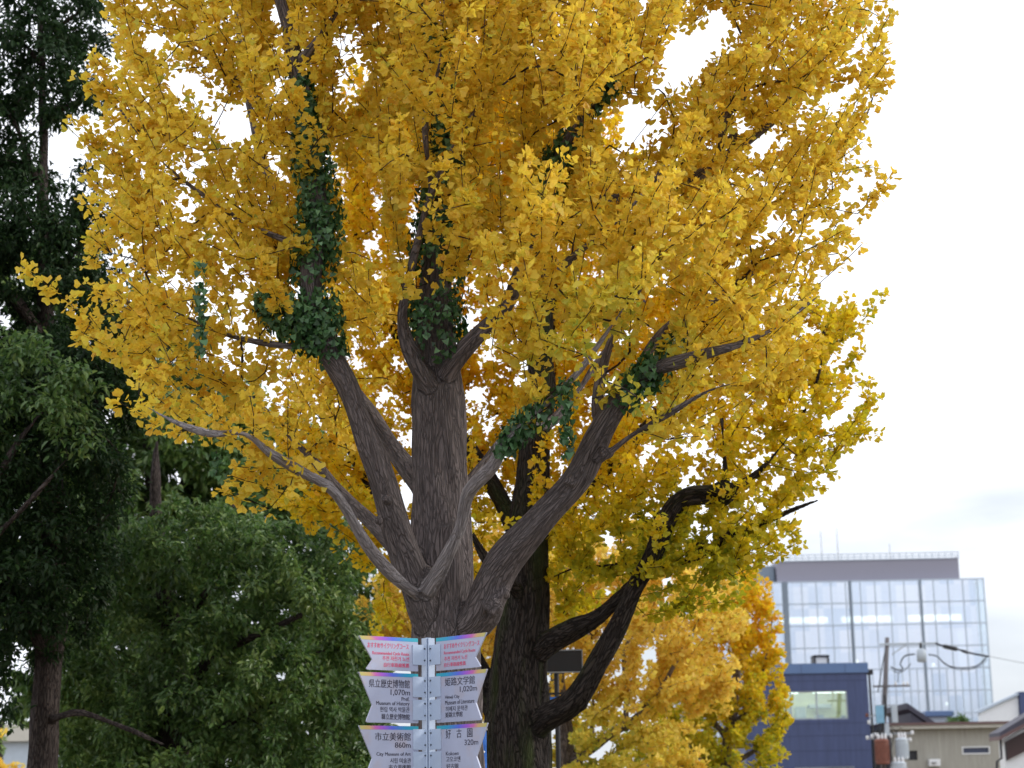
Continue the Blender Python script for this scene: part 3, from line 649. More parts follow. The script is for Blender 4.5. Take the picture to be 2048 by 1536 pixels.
# ------------------------------------------------------------------ evergreens on the left
def tint_dark(b, n, cn): return np.clip(.4 + .14 * cn + .12 * rng.normal(0, 1, n), 0, 1)
def tint_mid(b, n, cn):
    w = np.sin(b[:, 0] * 2.1 + 1.3 * np.sin(b[:, 2] * 1.7)) * np.sin(b[:, 2] * 2.6 + b[:, 1] * 1.4)  # clumps of lighter green painted in to imitate lit foliage
    return np.clip(.48 + .20 * w + .13 * cn + .12 * rng.normal(0, 1, n), 0, 1)
DA = 23.0; baseA = Vector((P(82, 1536, DA).x, DA, 0))
limbsA = [resample([baseA + Vector((0, 0, -.15)), baseA + Vector((0, 0, .35))] + [P(a, b, DA) for a, b in ((85,1530),(90,1440),(95,1340),(110,1200),(105,1000),(95,800),(90,600),(85,400),(86,250),(80,60),(70,-150))], [.32,.24,.19,.175,.17,.17,.15,.13,.11,.085,.06,.045,.02], .12),
  L((100,1330,23,40),(40,1200,22.6,26),(-60,1050,22.2,14)), L((108,1180,23,30),(170,1090,22.6,18),(220,1000,22.3,10),(240,930,22.1,5)),
  L((100,950,23,30),(200,800,22.6,20),(270,650,22.3,10)), L((92,700,23,26),(20,590,22.5,24),(-80,560,22.2,12)), L((90,600,23,22),(150,500,22.5,14),(230,440,22.2,7)),
  L((86,400,23,18),(30,250,22.7,10),(-40,150,22.5,5)), L((86,265,23,14),(130,215,22.6,9),(180,190,22.4,4)), L((82,130,23,12),(40,80,22.6,9),(-40,40,22.4,4)), L((80,80,23,12),(150,30,22.8,8),(210,0,22.6,4)),
  L((97,1440,23,18),(160,1425,22.3,14),(250,1455,21.9,12),(330,1490,21.6,8)) ]
EA = [ell(60,60,23.2,170,110,1.0), ell(40,160,23.4,150,90,1.0), ell(60,430,23.2,140,90,1.0), ell(150,560,23,120,110,1.0), ell(60,690,23.2,200,110,1.2), ell(140,200,22.6,90,80,.8), ell(120,40,22.7,120,70,.9), ell(180,420,22.4,70,60,.6), ell(60,150,22.8,140,95,1.2), ell(150,110,22.6,60,90,.7), ell(40,20,22.9,110,60,1.1), ell(170,20,22.8,60,50,.8), ell(20,360,22.7,105,110,1.1), ell(60,470,22.6,130,110,1.2), ell(170,450,22.4,95,55,.7), ell(90,600,22.8,160,70,1.2),
      ell(50,780,22.4,190,110,1.4), ell(180,760,22.4,140,130,1.2), ell(60,960,22.2,220,150,1.5), ell(60,1140,22.3,180,130,1.5), ell(160,1090,22.4,90,90,1.0), ell(40,1250,22.4,150,80,1.3), ell(-120,700,22.5,160,500,1.8), ell(-60,200,22.8,120,260,1.4), ell(40,1410,22.6,30,40,.5), ell(170,300,22.4,50,25,.4), ell(20,1360,23.6,70,25,.5)]
VA = [gap(120,305,22.8,70,40,3), gap(20,250,22.8,60,20,3), gap(120,630,22.6,55,18,2.5), gap(10,625,22.6,45,14,2.5)]
def thinA(b, ax, nr, sz, ti):
    m = ~in_gap(b, VA[:1]) | (rng.random(len(b)) < .1)
    m &= ~(in_gap(b, VA[1:]) & (rng.random(len(b)) < .5))
    return b[m], ax[m], nr[m], sz[m], ti[m]
build_tree('evergreen_tree', 'very dark tall evergreen whose trunk stands near the lower left corner', 'tree', baseA, limbsA, [.35,.2,.25,.2,.2,.2,.1,.1,.1,.1,.3], EA, VA, .36, M['bark4'], M['leaf4'], .03, tint_dark,
           np.array([baseA.x, DA, 0]), rate=46, per=(4, 7), size=.098, kind='oval', group='evergreen trees on the left', wmax=25, extra=None, outw=.8)
DB = 26.0; baseB = Vector((P(345, 1536, DB).x, DB, 0))
limbsB = [resample([baseB + Vector((0, 0, -.15)), baseB + Vector((0, 0, .4))] + [P(a, b, DB) for a, b in ((345,1536),(350,1400),(340,1250),(320,1100),(310,970),(315,880))], [.36,.28,.24,.2,.16,.12,.08,.03], .12),
  L((350,1420,26,30),(430,1310,25.4,24),(530,1265,24.8,18),(610,1225,24.3,11)), L((345,1300,26,24),(400,1200,25.4,16),(440,1160,25,9)), L((350,1500,26,24),(470,1440,25.2,16),(580,1390,24.6,9)), L((330,1180,26,20),(250,1080,25.4,12),(210,1000,25,6)),
  L((330,1140,26,20),(450,1030,26.2,14),(480,980,26.4,9),(520,930,26.6,5)), L((350,1520,26,24),(220,1420,25.6,14),(120,1350,25.3,7)) ]
EB = [ell(690,1310,25.1,75,110,.8), ell(720,1450,25.2,50,110,.7), ell(640,1100,25.2,110,80,.9), ell(500,1290,24.9,120,80,.8), ell(420,1530,25,150,80,1.1), ell(630,1540,25,120,70,1.0), ell(180,1400,25.8,100,100,1), ell(400,1090,25.3,180,90,1.3), ell(270,1090,25.4,130,90,1.1), ell(520,1130,25.0,140,100,1.1), ell(470,1200,24.7,120,90,.9), ell(620,1190,24.8,90,90,.9), ell(660,1250,25.0,75,100,.8), ell(330,1290,25.2,150,130,1.3), ell(560,1370,24.8,150,110,1.1), ell(420,1420,25.0,170,110,1.2),
      ell(640,1430,25.0,90,120,.9), ell(250,1440,25.4,150,120,1.2), ell(700,1380,25.4,45,120,.7), ell(340,1540,25,180,70,1.2), ell(560,1530,25,170,70,1.2), ell(200,1250,25.6,130,110,1.2), ell(690,1180,25.6,50,60,.6), ell(180,1530,25.6,70,60,.9)]
VB = [gap(560,1265,24.3,110,22,.5), gap(420,1190,24.6,80,16,.5), gap(290,1210,24.3,60,60,.6), gap(590,1310,24.3,60,20,.5)]
build_tree('evergreen_tree', 'rounded mid-green evergreen with glossy hanging leaves, left of the signpost', 'tree', baseB, limbsB, [.4,.3,.3,.3,.3,.3,.3], EB, VB, .38, M['bark4'], M['leaf5'], .035, tint_mid,
           np.array([baseB.x, DB, 0]), rate=46, per=(4, 7), size=.105, kind='oval', group='evergreen trees on the left', wmax=25, outw=.8)
DE = 21.2; baseE = Vector((P(-40, 1536, DE).x, DE, 0))
limbsE = [resample([baseE + Vector((0, 0, -.15)), baseE + Vector((0, 0, .35))] + [P(a, b, DE) for a, b in ((-40,1400),(-36,1200),(-30,1000),(-20,850),(0,720))], [.3,.24,.17,.14,.11,.07,.03], .12), L((-30,1000,DE,22),(40,880,21,14),(120,780,20.9,8)), L((-34,1100,DE,20),(60,1000,20.9,12),(150,900,20.8,6))]
build_tree('evergreen_tree', 'light green evergreen crown bulging in from the left edge at mid-height', 'tree', baseE, limbsE, [.5,.3,.3], [ell(20,745,21.0,130,85,.9), ell(120,790,20.9,95,75,.7), ell(-60,800,21.1,120,110,1.0), ell(170,850,20.9,60,60,.5)], [], .36, M['bark4'], M['leaf5'], .035, tint_mid,
           np.array([baseE.x, DE, 0]), rate=40, per=(4, 7), size=.10, kind='oval', group='evergreen trees on the left', wmax=25, outw=.8)
DC = 33.0; baseC = Vector((P(300, 1536, DC).x, DC, 0))
limbsC = [resample([baseC + Vector((0, 0, -.15)), baseC + Vector((0, 0, .4))] + [P(a, b, DC) for a, b in ((300,1400),(305,1200),(310,1000),(300,850),(290,700),(285,560))], [.4,.32,.28,.24,.2,.15,.1,.03], .15),
  L((308,1050,33,26),(420,900,32.6,16),(520,780,32.3,8)), L((306,1150,33,26),(180,980,32.6,16),(90,820,32.3,8)), L((304,1250,33,26),(480,1120,33,18),(640,980,33,10)), L((302,1350,33,26),(500,1300,33,18),(700,1200,33,10)), L((302,1350,33,26),(120,1280,33,18),(0,1200,33,10)) ]
EC = [ell(330,900,31.5,190,110,1.3), ell(460,960,31.5,150,90,1.2), ell(250,1040,31.5,130,110,1.2), ell(700,1400,33,90,200,1.4), ell(600,1500,33.5,190,120,1.6), ell(640,1220,33.6,150,150,1.6), ell(330,1380,34,330,150,1.8), ell(60,1180,33.5,190,90,1.5), ell(480,1080,33.2,260,140,1.6), ell(700,1020,33.3,90,120,1.2), ell(420,960,33,230,120,1.6), ell(680,1320,33.4,110,140,1.4), ell(250,780,33,200,150,1.7), ell(80,950,33.3,200,160,1.8), ell(100,560,33,120,110,1.2), ell(380,880,32.8,230,140,1.8), ell(160,840,32.8,230,180,1.9), ell(560,980,32.8,190,150,1.6), ell(640,1130,33,150,130,1.5), ell(330,1050,33.2,330,130,1.8), ell(140,1150,33.2,230,150,1.8), ell(450,1280,33.4,330,150,1.8), ell(150,1330,33.6,120,90,1.4), ell(100,690,33,200,45,1.2), ell(600,1440,33.4,170,150,1.5), ell(300,1470,33.4,190,110,1.5), ell(250,640,33,140,90,1.4)]
build_tree('evergreen_tree', 'broad deep-green evergreen filling the gap behind the two nearer evergreens', 'tree', baseC, limbsC, [.4,.3,.3,.3,.3,.3], EC, [gap(270,985,33,40,18,4), gap(450,1010,33,20,14,4)],   .55, M['bark4'], M['leaf5'], .05, lambda b, n, cn: tint_mid(b, n, cn) + .12,
           np.array([baseC.x, DC, 0]), rate=38, per=(5, 8), size=.18, kind='oval', group='evergreen trees on the left', wmax=25, outw=.8, minr=.006)
small_tree('small light green tree seen past the trunk at the far left edge', 'tree', 0, 55, [ell(0,1450,55,40,45,1.4), ell(-50,1460,55,60,60,1.5)], M['bark4'], M['leaf5'], lambda b, n, cn: np.clip(.8 + .1 * cn, 0, 1), kind='oval', sp=.7, size=.2, name='evergreen_tree')

# ------------------------------------------------------------------ ivy
def ivy(label, specs, dens=2000, size=.052, hang=()):
    """specs: list of limb paths (px,py,d,width px, bush m)"""
    Cs, As, Ns, Ss = [], [], [], []; stems = []; origin = None
    for pts in specs:
        bush = [q[4] for q in pts]; p, r = L(*[q[:4] for q in pts], step=.05)
        t = np.linspace(0, len(bush) - 1, len(p)); bu = np.interp(t, range(len(bush)), bush)
        n = int(np.linalg.norm(np.diff(p, axis=0), axis=1).sum() * dens * max(.35, bu.mean() / .09))
        k = rng.integers(0, len(p), n); T = unit(np.gradient(p, axis=0))[k]
        pt = np.sin(k * .37 + rng.random() * 6) + np.sin(k * .151 + 2); te = np.minimum(k, len(p) - 1 - k) / len(p); k = k[((pt + rng.normal(0, .8, n)) > -.9) & (rng.random(n) < .12 + te * 7)]; n = len(k); T = unit(np.gradient(p, axis=0))[k]
        d = rand_dirs(n); d -= T * (d * T).sum(1, keepdims=True); d = unit(d)
        h = rng.random(n) ** 1.4 * bu[k]
        Cs.append(p[k] + T * rng.uniform(-.04, .04, n)[:, None] + d * (r[k] + .006 + h)[:, None]); As.append(unit(d * .35 + np.array([0, 0, -.9]) + rng.normal(0, .4, (n, 3)))); Ns.append(unit(d + rng.normal(0, .35, (n, 3)))); Ss.append(h / .1)
        if origin is None: origin = Vector(p[0])
        stem = MB(); stems.append(stem)
        for s in range(3):
            a0 = s * 2.1; q = []
            for i in range(0, len(p), 2):
                Ti = unit(np.gradient(p, axis=0))[i]; u = unit(np.cross(Ti, [0.2, 1, .1])); v = np.cross(Ti, u); a = a0 + .4 * math.sin(i * .5 + s)
                q.append(Vector(p[i] + (u * math.cos(a) + v * math.sin(a)) * (r[i] + .006)))
            stem.tube(q, .006, 5)
    for (x, y, d, ln) in hang:
        c = P(x, y, d); n = int(ln * 150); z = rng.random(n) * ln
        stem = MB(); stems.append(stem); stem.tube([c, c + Vector((.02, 0, -ln * .5)), c + Vector((0, .01, -ln))], .003, 4)
        Cs.append(np.array(tuple(c)) + np.stack([rng.normal(0, .02, n), rng.normal(0, .02, n), -z], 1)); d_ = rand_dirs(n) * [1, 1, .2]; As.append(unit(d_ * .6 + np.array([0, 0, -.8]))); Ns.append(unit(d_ + np.array([0, -.6, .2]))); Ss.append(np.full(n, .4))
    C = np.vstack(Cs); n = len(C); h = np.concatenate(Ss)
    ti = np.clip(.22 + .3 * h * rng.random(n) + .14 * rng.normal(0, 1, n) + .45 * (rng.random(n) < .16), 0, 1)
    root = thing('ivy_vine', label, 'ivy', origin, group='ivy climbing the golden ginkgo'); off = np.array(tuple(origin))
    link('leaves', leaf_mesh('leaves', C - off, np.vstack(As), np.vstack(Ns), rng.normal(1, .25, n).clip(.5, 1.6) * size, ti, IVY, IVY_F), M['ivy'], root)
    for stem in stems: stem.v = [tuple(np.array(v) - off) for v in stem.v]; stem.build('stem', M['bark2'], root, smooth=True)
ivy('thick ivy wrapping the left rising limb from its lower bend to the top', [[(668,715,14.17,50,.03),(650,660,14.13,48,.13),(622,560,14.1,44,.12),(640,430,14.15,40,.13),(628,340,14.18,36,.10),(612,240,14.2,34,.05),(596,150,14.2,34,.03)], [(640,690,14.1,30,.08),(590,640,14.0,30,.14),(540,610,13.9,26,.12),(520,590,13.9,20,.04)]], hang=[(405,520,13.0,.75),(432,900,13.2,.2)])
ivy('dark ivy mass on the central leader above the main fork', [[(872,720,14.85,90,.04),(870,640,14.8,90,.12),(872,540,14.8,80,.12),(886,400,14.9,60,.10),(880,200,14.9,46,.08),(858,50,14.9,40,.16),(850,-60,14.9,30,.06)]])
ivy('ivy on the upper right-hand limb above the fork', [[(1060,470,14.45,32,.02),(1086,395,14.45,32,.09),(1112,335,14.42,31,.10),(1140,280,14.4,30,.08),(1190,190,14.35,27,.04),(1230,150,14.2,24,.10),(1243,50,14.3,20,.03)]], dens=1700)
ivy('ivy patch on the big right limb where it bends outward', [[(1238,805,13.6,42,.05),(1270,768,13.5,36,.07),(1302,742,13.4,30,.09),(1345,690,13.5,26,.08),(1370,670,13.6,20,.03)]], dens=1700)
ivy('light trailing ivy on the thin grey limb right of the trunk', [[(1000,905,13.65,25,.02),(1030,865,13.55,24,.06),(1070,830,13.35,21,.09),(1115,790,13.15,18,.09),(1140,760,13.0,16,.03)]], dens=1300, hang=[(1135,800,13.1,.42),(1128,830,13.15,.2)])

# ------------------------------------------------------------------ signpost
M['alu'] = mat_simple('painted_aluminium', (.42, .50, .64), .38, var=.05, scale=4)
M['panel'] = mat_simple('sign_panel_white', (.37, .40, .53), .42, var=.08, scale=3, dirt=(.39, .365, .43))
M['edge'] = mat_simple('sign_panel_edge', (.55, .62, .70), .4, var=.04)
M['bolt'] = mat_simple('bolt_steel', (.10, .11, .13), .4, metal=.6)
M['ink'] = mat_simple('dark_ink', (.030, .025, .045), .6, var=.05)
M['red'] = mat_simple('red_ink', (.62, .055, .14), .6, var=.05)
def band_material():
    m, n, l, b = nodes_of('rainbow_band'); at = n.new("ShaderNodeAttribute"); at.attribute_name = 'tint'
    r = n.new("ShaderNodeValToRGB"); cr = r.color_ramp
    st = [(0, (.02, .36, .42)), (.22, (.02, .30, .52)), (.45, (.09, .13, .66)), (.62, (.34, .09, .56)), (.74, (.52, .12, .38)), (.84, (.56, .36, .14)), (1, (.46, .44, .13))]
    while len(cr.elements) < len(st): cr.elements.new(.5)
    for e, (p, c) in zip(cr.elements, st): e.position = p; e.color = c + (1,)
    l.new(at.outputs['Fac'], r.inputs[0]); l.new(r.outputs[0], b.inputs['Base Color']); b.inputs['Roughness'].default_value = .45
    return m
M['band'] = band_material()

SD = 13.0; SC = P(857, 1400, SD); SB = Vector((SC.x, SD, 0))

sign = thing('signpost', 'white four-language direction signpost with swallow-tailed rainbow-topped panels before the ginkgo trunk', 'signpost', SB)
AR, AL = math.radians(46.5), math.radians(40)
RD = {1: Vector((math.cos(AR), -math.sin(AR), 0)), -1: Vector((-math.cos(AL), -math.sin(AL), 0))}      # outward direction of each wing
ND = {1: Vector((-math.sin(AR), -math.cos(AR), 0)), -1: Vector((math.sin(AL), -math.cos(AL), 0))}      # face normal (towards the viewer)
NO = .012
def on_panel(px, py, side):
    """photo point -> (s along the wing, z) on the wing's plane"""
    v = ray(px, py); n = ND[side]; o = SB + n * NO
    t = (o - CAM).dot(n) / v.dot(n); q = CAM + v * t
    return (q - SB).dot(RD[side]), q.z
def zs(py): return P(857, py, SD).z
def rounded(poly, rads, k=5):
    out = []
    n = len(poly)
    for i in range(n):
        p = Vector(poly[i]); a = (Vector(poly[i - 1]) - p).normalized(); b = (Vector(poly[(i + 1) % n]) - p).normalized(); r = rads[i]
        if r <= 0: out.append(p); continue
        for j in range(k + 1):
            t = j / k; out.append((p + a * r) * (1 - t) ** 2 + p * 2 * t * (1 - t) + (p + b * r) * t * t)
    return out
def wing_slab(poly, side, n0, n1, mb):
    """extrude an (s,z) outline between normal offsets n0 (back) and n1 (front)"""
    k = len(poly); r, n = RD[side], ND[side]
    pts = [r * p[0] + n * n1 + Vector((0, 0, p[1])) for p in poly] + [r * p[0] + n * n0 + Vector((0, 0, p[1])) for p in poly]
    return mb.poly(pts, [tuple(range(k)), tuple(range(2 * k - 1, k - 1, -1))] + [(i, i + k, (i + 1) % k + k, (i + 1) % k) for i in range(k)])
def text_mesh(txt):
    cu = bpy.data.curves.new('lettering', 'FONT'); cu.body = txt; cu.size = 1; cu.resolution_u = 3
    o = bpy.data.objects.new('lettering', cu); COL.objects.link(o)
    dg = bpy.context.evaluated_depsgraph_get(); me = bpy.data.meshes.new_from_object(o.evaluated_get(dg))
    n = len(me.vertices); v = np.zeros(n * 3, np.float32); me.vertices.foreach_get('co', v); v = v.reshape(-1, 3)
    f = [tuple(p.vertices) for p in me.polygons]
    bpy.data.objects.remove(o); bpy.data.curves.remove(cu); bpy.data.meshes.remove(me)
    return v, f
def zx(x, y): return 680 + x / 5.188, 1240 + y / 5.189
def lettering(lines, side, parent, mat, bold=0.0):
    r, n = RD[side], ND[side]; dx = r if side > 0 else -r
    for txt, x0, x1, y0, y1 in lines:
        mb = MB()
        v, f = text_mesh(txt)
        if len(v) == 0: continue
        lo, hi = v.min(0), v.max(0)
        ym = (y0 + y1) / 2; s0, _ = on_panel(*zx(x0, ym), side); s1, _ = on_panel(*zx(x1, ym), side)
        xm = (x0 + x1) / 2; _, za = on_panel(*zx(xm, y1), side); _, zb_ = on_panel(*zx(xm, y0), side)
        sc = abs(s1 - s0) / (hi[0] - lo[0]); zc = (zb_ - za) / (hi[1] - lo[1])
        base = r * s0
        pts = [base + dx * ((q[0] - lo[0]) * sc) + n * (NO + .0012) + Vector((0, 0, za + (q[1] - lo[1]) * zc)) for q in v]
        if bold:
            for ox in (-bold, 0, bold): mb.poly([p + dx * ox + n * (ox * .2) for p in pts], f)
        else: mb.poly(pts, f)
        mb.build('lettering', mat, parent)
# post: square section turned corner-on, with a groove in each corner
prof = []
for k in range(4):
    a = math.radians(-95 + 90 * k); e = Vector((math.cos(a), math.sin(a), 0)); t = Vector((-e.y, e.x, 0))
    prof += [e * .046 - t * .012, e * .046 - t * .005, e * .028, e * .046 + t * .005, e * .046 + t * .012]
ztop = zs(1277)
pm = MB(); kk = len(prof)
pm.poly([p + Vector((0, 0, 0)) for p in prof] + [p + Vector((0, 0, ztop)) for p in prof],
        [tuple(range(kk))[::-1], tuple(range(kk, 2 * kk))] + [(i, (i + 1) % kk, (i + 1) % kk + kk, i + kk) for i in range(kk)])
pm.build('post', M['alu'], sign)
cpm = MB(); cpm.box(-.02, .02, -.02, .02, ztop, ztop + .004); cpm.build('post_cap', M['alu'], sign)
MB().lathe((0, 0, 0), [(.11, 0), (.11, .012), (.06, .02), (.05, .03)], 24).build('base_plate', M['alu'], sign)
rows = [(1278.4, 1344.0), (1348.9, 1447.0), (1453.0, 1551.0)]
notch = [(.70, .55), (.655, .55), (.655, .55)]
texts = {
 (0, -1): [("おすすめサイクリングコース", 285, 712, 237, 297), ("Recommended Cycle Route", 335, 715, 330, 374), ("추천 자전거 노선", 440, 715, 378, 425), ("自行車路線推薦", 455, 717, 447, 491)],
 (1, -1): [("県立歴史博物館", 300, 722, 617, 704), ("1,070m", 525, 725, 722, 790), ("Pref.", 638, 718, 800, 840), ("Museum of History", 375, 720, 845, 897), ("현립 역사 박물관", 415, 720, 902, 957), ("縣立歷史博物館", 430, 722, 973, 1034)],
 (2, -1): [("市立美術館", 362, 732, 1168, 1252), ("860m", 570, 732, 1270, 1326), ("City Museum of Art", 378, 732, 1373, 1420), ("시립 미술관", 520, 735, 1433, 1487), ("市立美術館", 505, 735, 1500, 1560)],
 (0, 1): [("おすすめサイクリングコース", 1080, 1447, 226, 282), ("Recommended Cycle Route", 1080, 1405, 310, 352), ("추천 자전거 노선", 1083, 1320, 370, 416), ("自行車路線推薦", 1083, 1305, 435, 479)],
 (1, 1): [("姫路文学館", 1090, 1400, 588, 674), ("1,020m", 1245, 1422, 682, 748), ("Himeji City", 1092, 1240, 779, 824), ("Museum of Literature", 1092, 1395, 825, 870), ("히메지 문학관", 1097, 1325, 890, 944), ("姫路文學館", 1095, 1272, 952, 1008)],
 (2, 1): [("好", 1098, 1150, 1134, 1230), ("古", 1210, 1262, 1130, 1222), ("園", 1320, 1375, 1124, 1216), ("320m", 1292, 1435, 1238, 1296), ("Kokoen", 1100, 1230, 1365, 1404), ("고오코엔", 1103, 1250, 1415, 1470), ("好古園", 1105, 1228, 1490, 1545)] }
for side in (-1, 1):
    for ri, (ya, yb) in enumerate(rows):
        za, zb2 = zs(yb), zs(ya); H = zb2 - za; s_in, s_out = .100, (.612 if side < 0 else .632); W = s_out - s_in
        zn = zb2 - H * notch[ri][0]
        out = rounded([(s_in, za), (s_in + W * .885, za), (s_in + W * .775, zn), (s_out, zb2), (s_in, zb2)], [.006, .022, .004, .008, .006])
        if side < 0: out = out[::-1]
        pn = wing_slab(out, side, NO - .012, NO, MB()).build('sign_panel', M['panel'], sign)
        # rainbow strip across the top of the panel
        hb = .026; k = 24; ins = hb * (1 - .775) * W / (zb2 - zn)
        V, Fc, tt = [], [], []
        for j in range(k + 1):
            t = j / k
            for zz, so, nn in ((zb2 - .0005, s_out - .004, NO + .0009), (zb2 - hb, s_out - .004 - ins, NO + .0009)):
                q = RD[side] * (s_in + .001 + (so - s_in) * t) + ND[side] * nn; V.append((q.x, q.y, zz)); tt.append(t)
        Fc = np.array([(2 * j, 2 * j + 2, 2 * j + 3, 2 * j + 1) if side < 0 else (2 * j, 2 * j + 1, 2 * j + 3, 2 * j + 2) for j in range(k)])
        link('colour_band', mesh_np('colour_band', V, [Fc], {'tint': tt}), M['band'], pn)
        lettering(texts[(ri, side)], side, pn, M['red'] if ri == 0 else M['ink'], bold=.0007)
        # bracket plates that clamp the panel to the post, with their bolts
        hp = zs(1240 + 255 / 5.189) - zs(1240 + 463 / 5.189)
        cents = [(zb2 + za) / 2] if ri == 0 else [zb2 - .018 - hp * .52, za + .018 + hp * .52]
        for zc in cents:
            pl = rounded([(.022, zc - hp / 2), (.150, zc - hp / 2), (.150, zc + hp / 2), (.022, zc + hp / 2)], [.002, .006, .006, .002])
            if side < 0: pl = pl[::-1]
            br = wing_slab(pl, side, NO + .001, NO + .007, MB()).build('bracket', M['alu'], sign)
            for dz in (-.028, .055):
                bm_ = MB(); c0 = RD[side] * .048 + ND[side] * (NO + .007) + Vector((0, 0, zc + dz - .01))
                bm_.tube([c0, c0 + ND[side] * .005], .006, 12); bm_.build('bolt', M['bolt'], br)

# ------------------------------------------------------------------ signs behind the dark ginkgo
M['black'] = mat_simple('black_board', (.012, .012, .016), .5, var=.1)
M['blue'] = mat_simple('blue_cloth', (.035, .17, .62), .7, var=.12, scale=8)
M['white'] = mat_simple('white_paint', (.78, .79, .80), .5, var=.05)
M['steel'] = mat_simple('galvanised_steel', (.30, .32, .34), .45, metal=.3, var=.15, scale=9)
DSg = 25.0; c1 = P(1127, 1322, DSg)
bs = thing('board_sign', 'dark rectangular board sign on a post beside the dark ginkgo trunk', 'sign', (c1.x, DSg, 0))
hw = 36 * DSg / F; z0, z1 = P(1127, 1343, DSg).z, P(1127, 1302, DSg).z
MB().box(-hw, hw, -.03, .03, z0, z1).build('board', M['black'], bs, bevel=.008)
fr = MB(); fr.box(-hw - .016, -hw - .002, -.036, .036, z0 - .018, z1 + .018).box(hw + .002, hw + .016, -.036, .036, z0 - .018, z1 + .018).box(-hw - .012, hw + .012, -.034, .034, z0 - .018, z0 - .002).box(-hw - .012, hw + .012, -.036, .036, z1 + .002, z1 + .018); fr.build('frame', M['steel'], bs)
MB().tube([(-.1, .07, 0), (-.1, .07, z1)], .035, 12).build('post', M['black'], bs)
c2 = P(1105, 1398, 24.0); hw2 = 22 * 24 / F
b2 = thing('direction_sign', 'blue rectangular sign under a dark bar beside the dark trunk', 'sign', (c2.x, 24.0, 0))
za, zb3 = P(1105, 1408, 24).z, P(1105, 1394, 24).z
MB().box(-hw2, hw2, -.02, .02, za, zb3).build('board', M['blue'], b2, bevel=.004)
MB().box(-hw2 - .08, hw2 + .04, -.03, .03, zb3 + .03, zb3 + .055).build('bar', M['black'], b2)
MB().tube([(-.05, .055, 0), (-.05, .055, zb3 + .05)], .03, 10).build('post', M['black'], b2)
c3 = P(945, 1500, 16.3)
bn = thing('banner_flag', 'tall blue banner with white strokes hanging between the signpost and dark trunk', 'banner', (c3.x, 16.3, 0))
zt = P(962, 1462, 16.3).z; x1 = P(973, 1500, 16.3).x - c3.x
fv, ff = [], []
for i in range(13):
    for j in range(9):
        u, v = j / 8, i / 12; fv.append((x1 - .40 + .40 * u - .05 * (1 - v) * (1 - u) - .02 * (v < .05), .025 * math.sin(u * 6 + v * 3) + .06, zt - (1 - v) * 1.5 - .03 * (u * u) * (1 - v) * 0 + (v > .96) * -.0))
for i in range(12):
    for j in range(8): ff.append((i * 9 + j, i * 9 + j + 1, (i + 1) * 9 + j + 1, (i + 1) * 9 + j))
fl = MB().poly(fv, ff).build('cloth', M['blue'], bn, smooth=True)
sm = fl.modifiers.new('solid', 'SOLIDIFY'); sm.thickness = .002
st = MB()
for (a, b, w) in (((-.075, -.10), (-.045, -.16), .012), ((-.07, -.16), (-.02, -.19), .013), ((-.06, -.21), (-.025, -.30), .012), ((-.09, -.26), (-.03, -.25), .010), ((-.075, -.34), (-.03, -.42), .012), ((-.09, -.40), (-.04, -.36), .01)):
    st.tube([(x1 + a[0], .028, zt + a[1]), (x1 + (a[0] + b[0]) / 2 + .008, .026, zt + (a[1] + b[1]) / 2), (x1 + b[0], .028, zt + b[1])], w, 6)
st.build('brush_strokes', M['white'], fl)
MB().tube([(x1 - .42, .06, 0), (x1 - .42, .06, zt + .06)], .012, 10).tube([(x1 - .42, .06, zt + .03), (x1 + .01, .06, zt + .015)], .007, 8).build('pole', M['white'], bn)

# ------------------------------------------------------------------ glass office block
M['glass'] = None
def glass_mat(name, col, refl, rough=.06):
    m, n, l, b = nodes_of(name); n.remove(b)
    g = n.new("ShaderNodeBsdfGlossy"); g.inputs[0].default_value = tuple(col) + (1,); g.inputs['Roughness'].default_value = rough
    t = n.new("ShaderNodeBsdfTransparent"); t.inputs[0].default_value = (.82, .90, .92, 1)
    mx = n.new("ShaderNodeMixShader"); mx.inputs[0].default_value = refl
    l.new(t.outputs[0], mx.inputs[1]); l.new(g.outputs[0], mx.inputs[2]); l.new(mx.outputs[0], n['Material Output'].inputs[0]); return m
M['glass'] = glass_mat('curtain_wall_glass', (.64, .70, .79), .74)
gm = M['glass'].node_tree; gn, gl = gm.nodes, gm.links
gg = [x for x in gn if x.type == 'BSDF_GLOSSY'][0]; gt = gn.new("ShaderNodeTexCoord")
gv = gn.new("ShaderNodeVectorMath"); gv.operation = 'DIVIDE'; gv.inputs[1].default_value = (1.33, 50, 2.0); gl.new(gt.outputs['Object'], gv.inputs[0])
gf = gn.new("ShaderNodeVectorMath"); gf.operation = 'FLOOR'; gl.new(gv.outputs[0], gf.inputs[0])
gw = gn.new("ShaderNodeTexWhiteNoise"); gl.new(gf.outputs[0], gw.inputs['Vector'])
gr = gn.new("ShaderNodeValToRGB"); gr.color_ramp.elements[0].color = (.57, .64, .75, 1); gr.color_ramp.elements[1].color = (.71, .745, .81, 1)
gl.new(gw.outputs['Value'], gr.inputs[0]); gl.new(gr.outputs[0], gg.inputs[0])
M['clear'] = glass_mat('clear_corner_glass', (.85, .90, .97), .45)
M['mull'] = mat_simple('mullion_metal', (.47, .54, .63), .4, metal=.2, var=.06)
M['pier'] = mat_simple('dark_pier_panel', (.19, .235, .29), .4, var=.08)
M['slab'] = mat_simple('interior_concrete', (.60, .62, .66), .8, var=.06)
M['louv'] = mat_simple('rooftop_screen', (.27, .265, .325), .6, var=.04, stretch=(6, 1, .4))
M['lamp'] = mat_emit('ceiling_light', (1.0, .90, .66), 8.0)
GD = 164.0; gk = GD / F
gc = P(1984, 1400, GD)
def gx(px): return (px - 1984) * gk
def gz(py): return P(1984, py, GD).z
